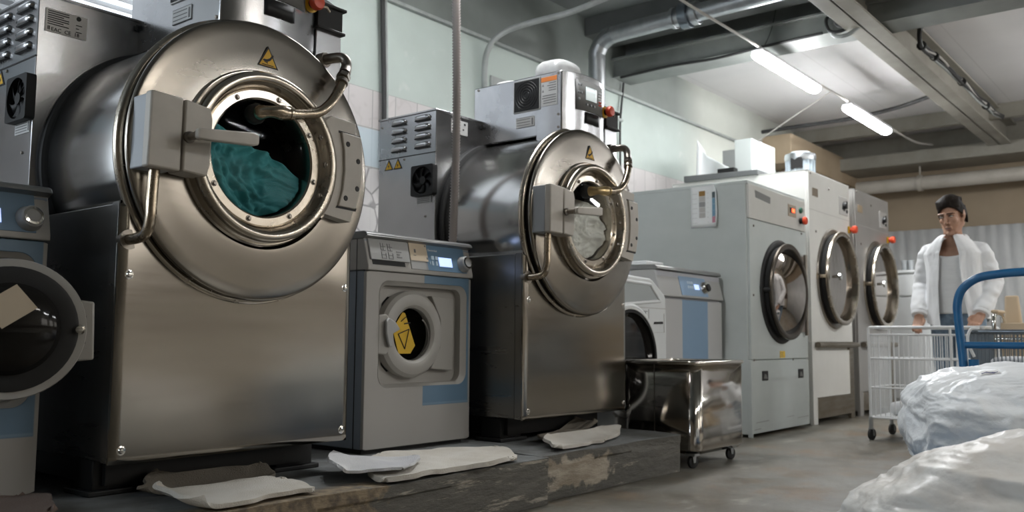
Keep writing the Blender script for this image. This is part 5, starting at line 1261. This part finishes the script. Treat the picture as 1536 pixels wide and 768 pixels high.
# dark wire basket trolley and the chair behind
def basket_trolley():
    x0, x1, y0, y1, z0, z1 = 5.35, 5.95, .45, 1.115, .36, .735
    O = (5.65, .8, 0)
    rt = thing('basket_trolley', O, 'dark grey wire basket trolley behind the blue handle', 'trolley')
    B = lambda mb, n, m='wire_gray', par=rt, **k: mb.build(n, m, par, o=O, **k)
    for z, r in ((z1, .012), (z1 - .08, .004), (z1 - .2, .004), (z0, .008)):
        B(MB().tube([(x, y, z) for x, y in rrect(x0, x1, y0, y1, .05, 5)], r, 8, closed=True), 'rail', angle=80)
    b = MB()
    for i in range(34):
        y = y0 + .02 + (y1 - y0 - .04) * i / 33; b.tube([(x0, y, z0), (x0, y, z1)], .003, 6); b.tube([(x1, y, z0), (x1, y, z1)], .003, 6)
    for i in range(24):
        x = x0 + .02 + (x1 - x0 - .04) * i / 23; b.tube([(x, y0, z0), (x, y0, z1)], .003, 6); b.tube([(x, y1, z0), (x, y1, z1)], .003, 6)
    B(b, 'basket_wires', angle=80)
    b = MB()
    for i in range(14):
        y = y0 + (y1 - y0) * i / 13; b.tube([(x0, y, z0), (x1, y, z0)], .003, 6)
    B(b, 'base_wires', angle=80)
    for x in (x0 + .03, x1 - .03):
        for y in (y0 + .03, y1 - .03):
            l = B(MB().tube([(x, y, .10), (x, y, z0)], .012, 10), 'leg')
            B(MB().lathe([(0, -.012), (.04, -.012), (.05, -.008), (.05, .008), (.04, .012), (0, .012)], (x, y, .05), (0, 1, 0), 24), 'wheel', 'black_rubber', l)
    b = MB(); b.tube(smooth_path([(x0, y1 - .02, .60), (x0 - .02, y1 + .005, .68), (x0 - .02, y1 - .01, .745), (x0, y1 - .05, .75)], 6), .008, 10); B(b, 'basket_handle', 'cart_white', angle=80)
basket_trolley()
tag(MB().box(5.42, 5.88, .52, 1.05, .37, .60).build('linen_bundle', 'cart_linen', o=(5.65, .8, .37), bevel=.05, seg=4), 'bundle of white linen inside the dark wire basket trolley', 'linen')
ch = thing('tubular_chair', (6.45, 1.02, 0), 'chrome tube framed chair with a cream back behind the basket trolley', 'chair')
O = (6.45, 1.02, 0)
fr = MB()
for y in (1.16, .86):
    fr.tube(smooth_path([(6.62, y, 0.01), (6.60, y, .45), (6.58, y, .70), (6.54, y, .82), (6.46, y, .86), (6.30, y, .855), (6.25, y, .82), (6.24, y, .70), (6.24, y, .01)], 6), .0125, 12)
fr.tube([(6.24, 1.16, .70), (6.24, .86, .70)], .011, 10); fr.tube([(6.60, 1.16, .40), (6.60, .86, .40)], .011, 10)
fr.build('chair_frame', 'chrome', ch, o=O, angle=80)
MB().prism([(6.56, 1.03, .50), (6.56, 1.17, .50), (6.64, 1.165, .985), (6.64, 1.085, .985)], (.035, 0, 0)).build('backrest', 'cream_wood', ch, o=O, bevel=.012, seg=3)
MB().box(6.22, 6.60, .86, 1.16, .43, .47).build('seat', 'cream_wood', ch, o=O, bevel=.012, seg=3)
for y in (1.16, .86): MB().box(6.28, 6.50, y - .022, y + .022, .862, .882).build('armrest', 'cream_wood', ch, o=O, bevel=.008)
bx = MB(); bx.box(6.30, 6.56, .885, 1.135, .474, .80); bxo = tag(bx.build('cardboard_box', 'cream_wood', o=(6.43, 1.01, .474), bevel=.006), 'cream box sitting on the chrome framed chair', 'box')

# lettering on the white bag
# ------------------------------------------------------------------ the man
def man(bx, by):
    """faces -X; local x = forward (towards -X world), local y = his left (towards -Y world)"""
    rot = Matrix.Rotation(PI + R(-2), 4, 'Z')        # local +x -> world -x, local +y -> world -y
    place = Matrix.Translation((bx, by, 0)) @ rot
    O = (bx, by, 0)
    # ---- joints, local
    pel = V((0, 0, .93)); wa = V((.01, 0, 1.08)); ch = V((.03, 0, 1.27)); ub = V((.035, 0, 1.37)); nk = V((.06, .005, 1.43)); nt = V((.105, .012, 1.505))
    hc = V((.130, .016, 1.582))                        # head centre
    hrot = Matrix.Rotation(R(-6), 3, 'Z') @ Matrix.Rotation(R(17), 3, 'Y') @ Matrix.Rotation(R(4), 3, 'X')
    H = lambda x, y, z: hc + hrot @ V((x, y, z)) * 1.10
    sh = {1: V((.025, .172, 1.335)), -1: V((.025, -.172, 1.340))}
    el = {1: V((-.02, .242, 1.105)), -1: V((-.02, -.245, 1.105))}
    wr = {1: V((.135, .190, .880)), -1: V((.125, -.228, .875))}
    hd = {1: V((.185, .165, .812)), -1: V((.165, -.226, .800))}
    b = MB()
    cap = b.capsule
    # torso
    b.ell((0, 0, .94), (.105, .155, .12)); b.ell((.01, 0, 1.08), (.095, .135, .13)); b.ell((.025, 0, 1.26), (.115, .160, .15)); b.ell((.02, 0, 1.33), (.085, .140, .080))
    for s in (1, -1): b.ell((.095, s * .07, 1.29), (.045, .075, .06)); cap((.04, s * .045, 1.390), sh[s] + V((0, -s * .02, -.01)), .042, .044)
    cap(ub, nk, .078, .066); cap(nk, nt, .064, .060)
    cap(nk + V((.02, .03, .0)), H(.0, .062, -.03), .016, .016); cap(nk + V((.02, -.03, 0)), H(.0, -.062, -.03), .016, .016)
    # legs
    for s in (1, -1):
        hip = V((0, s * .09, .92)); kn = V((.02 if s > 0 else -.03, s * .105, .50)); an = V((.0 if s > 0 else -.12, s * .11, .09))
        cap(hip, kn, .088, .055); cap(kn, an, .056, .036); cap(an + V((-.02, 0, -.04)), an + V((.13, s * .02, -.055)), .034, .028)
    # arms
    for s in (1, -1):
        cap(sh[s] + V((0, -s * .01, -.015)), el[s], .046, .038); cap(el[s], wr[s], .040, .026)
        d = (hd[s] - wr[s]).normalized(); side = V((0, 1, 0)); side = (side - d * side.dot(d)).normalized(); fw = side.cross(d)
        if fw.x < 0: fw = -fw
        # palm as a flattened slab of capsules
        for k in range(4):
            o = side * (k - 1.5) * .0185
            cap(wr[s] + o * .7 + d * .012, hd[s] + o + fw * .004, .0145, .0125)
        # fingers curl forward over the rail and back underneath
        for k, (l0, l1, l2) in enumerate(((.036, .026, .018), (.041, .030, .020), (.038, .028, .019), (.030, .021, .016))):
            kk = k if s > 0 else 3 - k
            o = side * ((kk - 1.5) * .0195)
            p0 = hd[s] + o + fw * .004; d1 = (d * .75 + fw * .55).normalized(); d2 = (d * .5 - fw * .85).normalized() if True else d; d3 = (-d * .3 - fw * .95).normalized()
            p1 = p0 + d1 * l0; p2 = p1 + (d * .95 - fw * .25).normalized() * l1; p3 = p2 + d2 * l2
            cap(p0, p1, .0100, .0092); cap(p1, p2, .0092, .0085); cap(p2, p3, .0085, .0072)
        t0 = wr[s] + d * .03 + side * (-s) * .022; t1 = t0 + d * .028 + side * (-s) * .022 + fw * .016; t2 = t1 + d * .026 + side * (-s) * .002 + fw * .012; t3 = t2 + d * .020 + side * s * .006
        cap(t0, t1, .0135, .0115); cap(t1, t2, .0112, .010); cap(t2, t3, .010, .008)
    # head
    b.ell(H(-.018, 0, .040), (.098, .076, .092), hrot.to_3x3()); b.ell(H(.030, 0, -.020), (.066, .062, .085), hrot.to_3x3())
    b.ell(H(.030, 0, -.070), (.055, .050, .045), hrot.to_3x3()); b.ell(H(.068, 0, -.100), (.024, .028, .020), hrot.to_3x3())
    for s in (1, -1):
        cap(H(.0, s * .055, -.055), H(.055, s * .030, -.098), .020, .018)         # jaw line
        b.ell(H(.060, s * .038, -.018), (.024, .020, .024), hrot.to_3x3())        # cheek
        cap(H(.086, s * .012, .031), H(.070, s * .052, .030), .011, .009)         # brow
        b.ell(H(-.008, s * .076, .0), (.020, .009, .032), hrot.to_3x3())          # ear
        cap(H(-.012, s * .080, .026), H(-.016, s * .080, -.004), .006, .005)
        b.ell(H(.0955, s * .0125, -.030), (.010, .008, .008), hrot.to_3x3())      # nostril wing
    cap(H(.091, 0, .022), H(.112, 0, -.022), .0085, .0105); b.ell(H(.112, 0, -.025), (.012, .011, .010), hrot.to_3x3())
    cap(H(.090, .014, -.0575), H(.090, -.014, -.0575), .0085, .0085); cap(H(.087, .013, -.0675), H(.087, -.013, -.0675), .0088, .0088)
    body = b.build('person', 'skin', None, o=O, angle=180, xf=place)
    rm = body.modifiers.new('fuse', 'REMESH'); rm.mode = 'VOXEL'; rm.voxel_size = .0048; rm.use_smooth_shade = True
    sm = body.modifiers.new('soften', 'SMOOTH'); sm.iterations = 5; sm.factor = .5
    tag(body, 'man in open white shirt, white vest and jeans pushing the white wire cart', 'person')
    C = lambda mb, n, m, **k: mb.build(n, m, body, o=O, xf=place, **k)
    # face details
    for s in (1, -1):
        e = MB(); e.capsule(H(.0975, s * .014, .033), H(.086, s * .048, .0315), .0046, .0030); C(e, 'eyebrow', 'hair')
        e = MB(); e.ell(H(.0815, s * .031, .0125), (.008, .0135, .0042), hrot.to_3x3()); ey = C(e, 'eye', 'white_cloth')
        e = MB(); e.ell(H(.0875, s * .0305, .0095), (.0030, .0050, .0036), hrot.to_3x3()); C(e, 'iris', 'eye_dark')
        e = MB(); e.tube([H(.0855, s * .0155, .014), H(.0900, s * .026, .0195), H(.0895, s * .037, .0190), H(.0815, s * .047, .0125)], [.0020, .0030, .0030, .002], 8); C(e, 'eyelid', 'eye_dark')
    e = MB(); e.tube([H(.0925, .023, -.0630), H(.0985, .010, -.0620), H(.0990, 0, -.0628), H(.0985, -.010, -.0620), H(.0925, -.023, -.0630)], [.0016, .0026, .0026, .0026, .0016], 8); C(e, 'mouth_line', 'eye_dark')
    e = MB(); e.tube([H(.0925, .019, -.0670), H(.0975, .008, -.0690), H(.0975, -.008, -.0690), H(.0925, -.019, -.0670)], [.002, .0048, .0048, .002], 8); C(e, 'lips', 'lips')
    # hair: swept back cap with a parting, longer at the nape
    hm = MB()
    def hair_pt(u, v):
        a = 2 * PI * u; t = v
        front = .5 + .5 * math.cos(a)
        low = (-.055 if front < .35 else -.055 + (front - .35) / .65 * .118)        # hair line: nape low, forehead high
        if .25 < front < .62: low = -.03 + (front - .25) / .37 * .03
        x = -.020 + .101 * math.cos(a) * math.cos(t * PI / 2) ** .8; y = .0785 * math.sin(a) * math.cos(t * PI / 2) ** .8
        z = low + (.138 - low) * math.sin(t * PI / 2)
        n_ = noise.noise(V((a * 1.2, t * 2.5, 3.))) * .007 + noise.noise(V((a * 9, t * 2.5, 1.))) * .004
        k = 1 + n_ / .09
        z2 = z + .012 * math.sin(a * 2 + .6) * (1 - t) * front
        return H(x * k - .004, y * k, z2 + .002 + .007 * front * math.sin(t * PI))
    hm.grid(hair_pt, 64, 22, wrap=True)
    for k in range(26):
        a = R(-62 + 124 * k / 25); x0 = -.020 + .096 * math.cos(a); y0 = .076 * math.sin(a)
        hm.tube([H(x0, y0, .070 + .012 * math.cos(a * 2)), H(x0 * .88 - .004, y0 * .98, .104), H(x0 * .4 - .03, y0 * .84, .134 - .022 * abs(math.sin(a))), H(-.080, y0 * .74, .102), H(-.104, y0 * .6, .045)], [.004, .008, .008, .007, .004], 7)
    for k in range(11):
        a = R(112 + 136 * k / 10); x0 = -.020 + .096 * math.cos(a); y0 = .076 * math.sin(a)
        hm.tube([H(x0, y0, .05), H(x0 * 1.0, y0 * 1.0, .0), H(x0 * .98, y0 * .98, -.040), H(x0 * .96, y0 * .98, -.062)], [.008, .009, .008, .003], 7)
    hr = C(hm, 'hair', 'hair', angle=180, solid=.008)
    q = hr.modifiers.new('fuse', 'REMESH'); q.mode = 'VOXEL'; q.voxel_size = .0045; q.use_smooth_shade = True
    q = hr.modifiers.new('soften', 'SMOOTH'); q.iterations = 4; q.factor = .5
    # vest
    vt = MB(); rows = []
    for j in range(22):
        t = j / 21; row = []
        for i in range(48):
            a = 2 * PI * i / 48; front = math.cos(a)
            top = 1.375 - .085 * max(0, front) ** 2 + .0 * abs(math.sin(a))
            z = .88 + (top - .88) * t
            k = (z - .88) / .5
            rx = .122 + .018 * math.sin(PI * min(1, k) * .9) ; ry = .158 + .018 * k - .012 * math.sin(PI * k)
            cx = .0 + .03 * k
            w = .004 * noise.noise(V((a * 1.5, z * 16, 2.)))
            row.append((cx + (rx + w) * math.copysign(abs(math.cos(a)) ** .85, math.cos(a)), (ry + w) * math.copysign(abs(math.sin(a)) ** .85, math.sin(a)), z))
        rows.append(row)
    vt.loft(rows); C(vt, 'vest', 'tank', angle=180, solid=.003)
    # jeans
    jn = MB(); jn.ell((0, 0, .93), (.122, .170, .125)); jn.tube([(0, 0, .90), (0, 0, 1.0)], [.13, .13], 28, sc=(.95, 1.28), up=(1, 0, 0))
    for s in (1, -1):
        hip = V((0, s * .088, .90)); kn = V((.02 if s > 0 else -.03, s * .105, .50)); an = V((.0 if s > 0 else -.12, s * .11, .10))
        jn.capsule(hip, kn, .105, .074); jn.capsule(kn, an, .073, .060)
    j = C(jn, 'jeans', 'jeans', angle=180)
    md = j.modifiers.new('fuse', 'REMESH'); md.mode = 'VOXEL'; md.voxel_size = .009; md.use_smooth_shade = True
    sm2 = j.modifiers.new('soften', 'SMOOTH'); sm2.iterations = 6
    # open shirt: back and fronts in one sheet, sleeves, cuffs, collar
    sb = MB(); rows = []; NA = 64; NZ = 40
    for jx in range(NZ + 1):
        t = jx / NZ
        row = []
        for i in range(NA + 1):
            u = i / NA
            k0 = t
            gap = .40 + .25 * max(0, .55 - t) ** 1.1 + .05 * t if False else .42
            # angle runs from right front edge round the back to the left front edge
            gR = R(12 + 3 * math.sin(t * 5)) ; gL = R(13 + 20 * max(0, .75 - t) ** 1.4)
            a = gL + (2 * PI - gL - gR) * u
            hem = .80 + (.045 * math.sin(a) ** 2) - (.02 if math.cos(a) > .5 and math.sin(a) < 0 else 0)
            topz = 1.450
            z = hem + (topz - hem) * t
            kz = (z - .80) / .645
            shoulder = max(0, (kz - .78) / .22)
            ry = .205 - .022 * math.sin(PI * min(1, kz)) - .005 * kz
            rx = .165 - .010 * kz
            if shoulder > 0:
                ry = .075 + (ry - .075) * (1 - shoulder ** 1.35); rx = .085 + (rx - .085) * math.sqrt(max(0, 1 - shoulder ** 2)) ** .8
            cx = .0 + .028 * kz + .03 * max(0, shoulder)
            wv = .010 * noise.noise(V((a * 2.2, z * 3.2, 5.))) + .006 * noise.noise(V((a * 6, z * 5, 8.))) + .012 * math.sin(a * 5 + z * 4) * max(0, .55 - kz) + .007 * (1 - 2.2 * abs(noise.noise(V((a * 2.4 + z * 3, z * 4.5, 11.)))))
            if shoulder > .1: wv *= .4
            x = cx + (rx + wv) * math.copysign(abs(math.cos(a)) ** .66, math.cos(a)); y = (ry + wv) * math.copysign(abs(math.sin(a)) ** .70, math.sin(a))
            row.append((x, y, z))
        rows.append(row)
    sb.loft(rows, closed=False)
    for s in (1, -1):
        P = [sh[s] + V((.01, -s * .070, .030)), sh[s] + V((0, -s * .015, .004)), sh[s] + V((0, s * .016, -.03))] + [sh[s].lerp(el[s], q) + V((0, s * .010 * (1 - q), 0)) for q in (.25, .5, .75)] + [el[s] + V((-.006, s * .002, 0))] + [el[s].lerp(wr[s], q) for q in (.25, .5, .75, .93)]
        P = smooth_path(P, 6); n = len(P); rs = []
        for i in range(n):
            q = i / (n - 1)
            rs.append((.064 - .006 * q) * min(1, .62 + q * 3.2) * (1 + .022 * math.sin(q * 50 + s + 1.5 * math.sin(q * 9)) * (1 if q > .4 else .3) + .06 * noise.noise(V((q * 8, s * 3., 2.)))))
        k0 = len(sb.bm.verts); sb.tube(P, rs, 28); sb.bm.verts.ensure_lookup_table()
        for v_ in sb.bm.verts[k0:]:
            w_ = v_.co; v_.co = w_ + V((noise.noise(w_ * 14 + V((s * 5, 0, w_.z * 10))), noise.noise(w_ * 14 + V((3, s * 7, w_.z * 12))), 0)) * .010
        e = wr[s]; d = (wr[s] - el[s]).normalized()
        sb.tube([e - d * .060, e - d * .055, e - d * .005, e + d * .005], [.052, .055, .053, .051], 20)
    sh_o = C(sb, 'shirt', 'shirt', angle=180, solid=.006)
    q = sh_o.modifiers.new('fuse', 'REMESH'); q.mode = 'VOXEL'; q.voxel_size = .004; q.use_smooth_shade = True
    q = sh_o.modifiers.new('soften', 'SMOOTH'); q.iterations = 4; q.factor = .5
    cl = MB()
    for s in (1, -1):
        rows = []
        for jx in range(5):
            t = jx / 4; row = []
            for i in range(19):
                q = i / 18; a = s * (PI - (PI - R(24)) * q); dn = q ** 1.6
                z0_, z1_ = 1.468 - .045 * dn, 1.425 - .072 * dn
                rr = .074 + .012 * math.sin(PI * t * .8) + .016 * t + .022 * dn * t
                zz = z0_ + .010 * math.sin(PI * min(1, t * 1.6)) + (z1_ - z0_) * t
                row.append((.056 + rr * math.cos(a) * (1.05 + .12 * dn * t), .006 + rr * math.sin(a) + s * .016 * dn * t, zz))
            rows.append(row)
        cl.loft(rows, closed=False)
    C(cl, 'shirt_collar', 'shirt', angle=80, solid=.003)
    for s in (1, -1):
        an = V((.0 if s > 0 else -.12, s * .11, .0)); so = MB(); rg = []
        for q, w, h in ((-.09, .03, .07), (-.07, .038, .10), (-.01, .042, .105), (.06, .045, .075), (.13, .048, .055), (.18, .035, .045), (.195, .015, .03)):
            rg.append([(an.x + q, an.y + w * math.cos(a), max(.0, h * .5 + h * .5 * math.sin(a))) for a in [2 * PI * k / 18 for k in range(18)]])
        so.loft(rg, True, True); C(so, 'shoe', 'shoe', angle=60)
    return body
man(7.115, 1.555)

# blue lettering on the white bag
from mathutils.bvhtree import BVHTree
def letter_patch():
    me = b1.data; bv = BVHTree.FromPolygons([v.co + b1.location for v in me.vertices], [p.vertices[:] for p in me.polygons])
    hit = bv.ray_cast(V((0, 0, .68)), (V((3.66, .70, .565)) - V((0, 0, .68))).normalized())
    p, n = hit[0], hit[1]
    if p is None: return
    rt = V((.35, -.94, 0)); rt = (rt - n * rt.dot(n)).normalized(); up = n.cross(rt)
    def on(u, v, lift=.003):
        q = p + rt * u + up * v + n * .08; h = bv.ray_cast(q, -n)
        return (h[0] + n * lift) if h[0] else (p + rt * u + up * v + n * lift)
    O = b1.location
    g = MB(); g.grid(lambda u, v: on(-.03 + .06 * u, -.014 + .048 * v, .002), 10, 8); g.build('bag_label', 'label_white', b1, o=O, angle=180)
    g = MB(); x = -.025
    for k in range(9):
        h = .005 if k not in (0, 6, 7) else .010
        g.tube([on(x, h, .0032), on(x + .0015, -.003, .0032), on(x + .003, .003 + .002 * (k % 3), .0032), on(x + .0047, .0, .0032)], .0009, 5); x += .0055
    g.tube([on(.010, .011, .0032), on(.011, -.011, .0032)], .0008, 5)
    g.build('bag_lettering', 'ink_blue', b1, o=O, angle=180)
letter_patch()
# ------------------------------------------------------------------ render settings
wd = bpy.data.worlds.new('world'); S.world = wd; wd.use_nodes = True
wd.node_tree.nodes['Background'].inputs[0].default_value = (.6, .7, .8, 1); wd.node_tree.nodes['Background'].inputs[1].default_value = .3
S.view_settings.view_transform = 'Standard'; S.view_settings.look = 'None'; S.view_settings.gamma = 1; S.view_settings.use_curve_mapping = False
S.view_settings.exposure = 0.
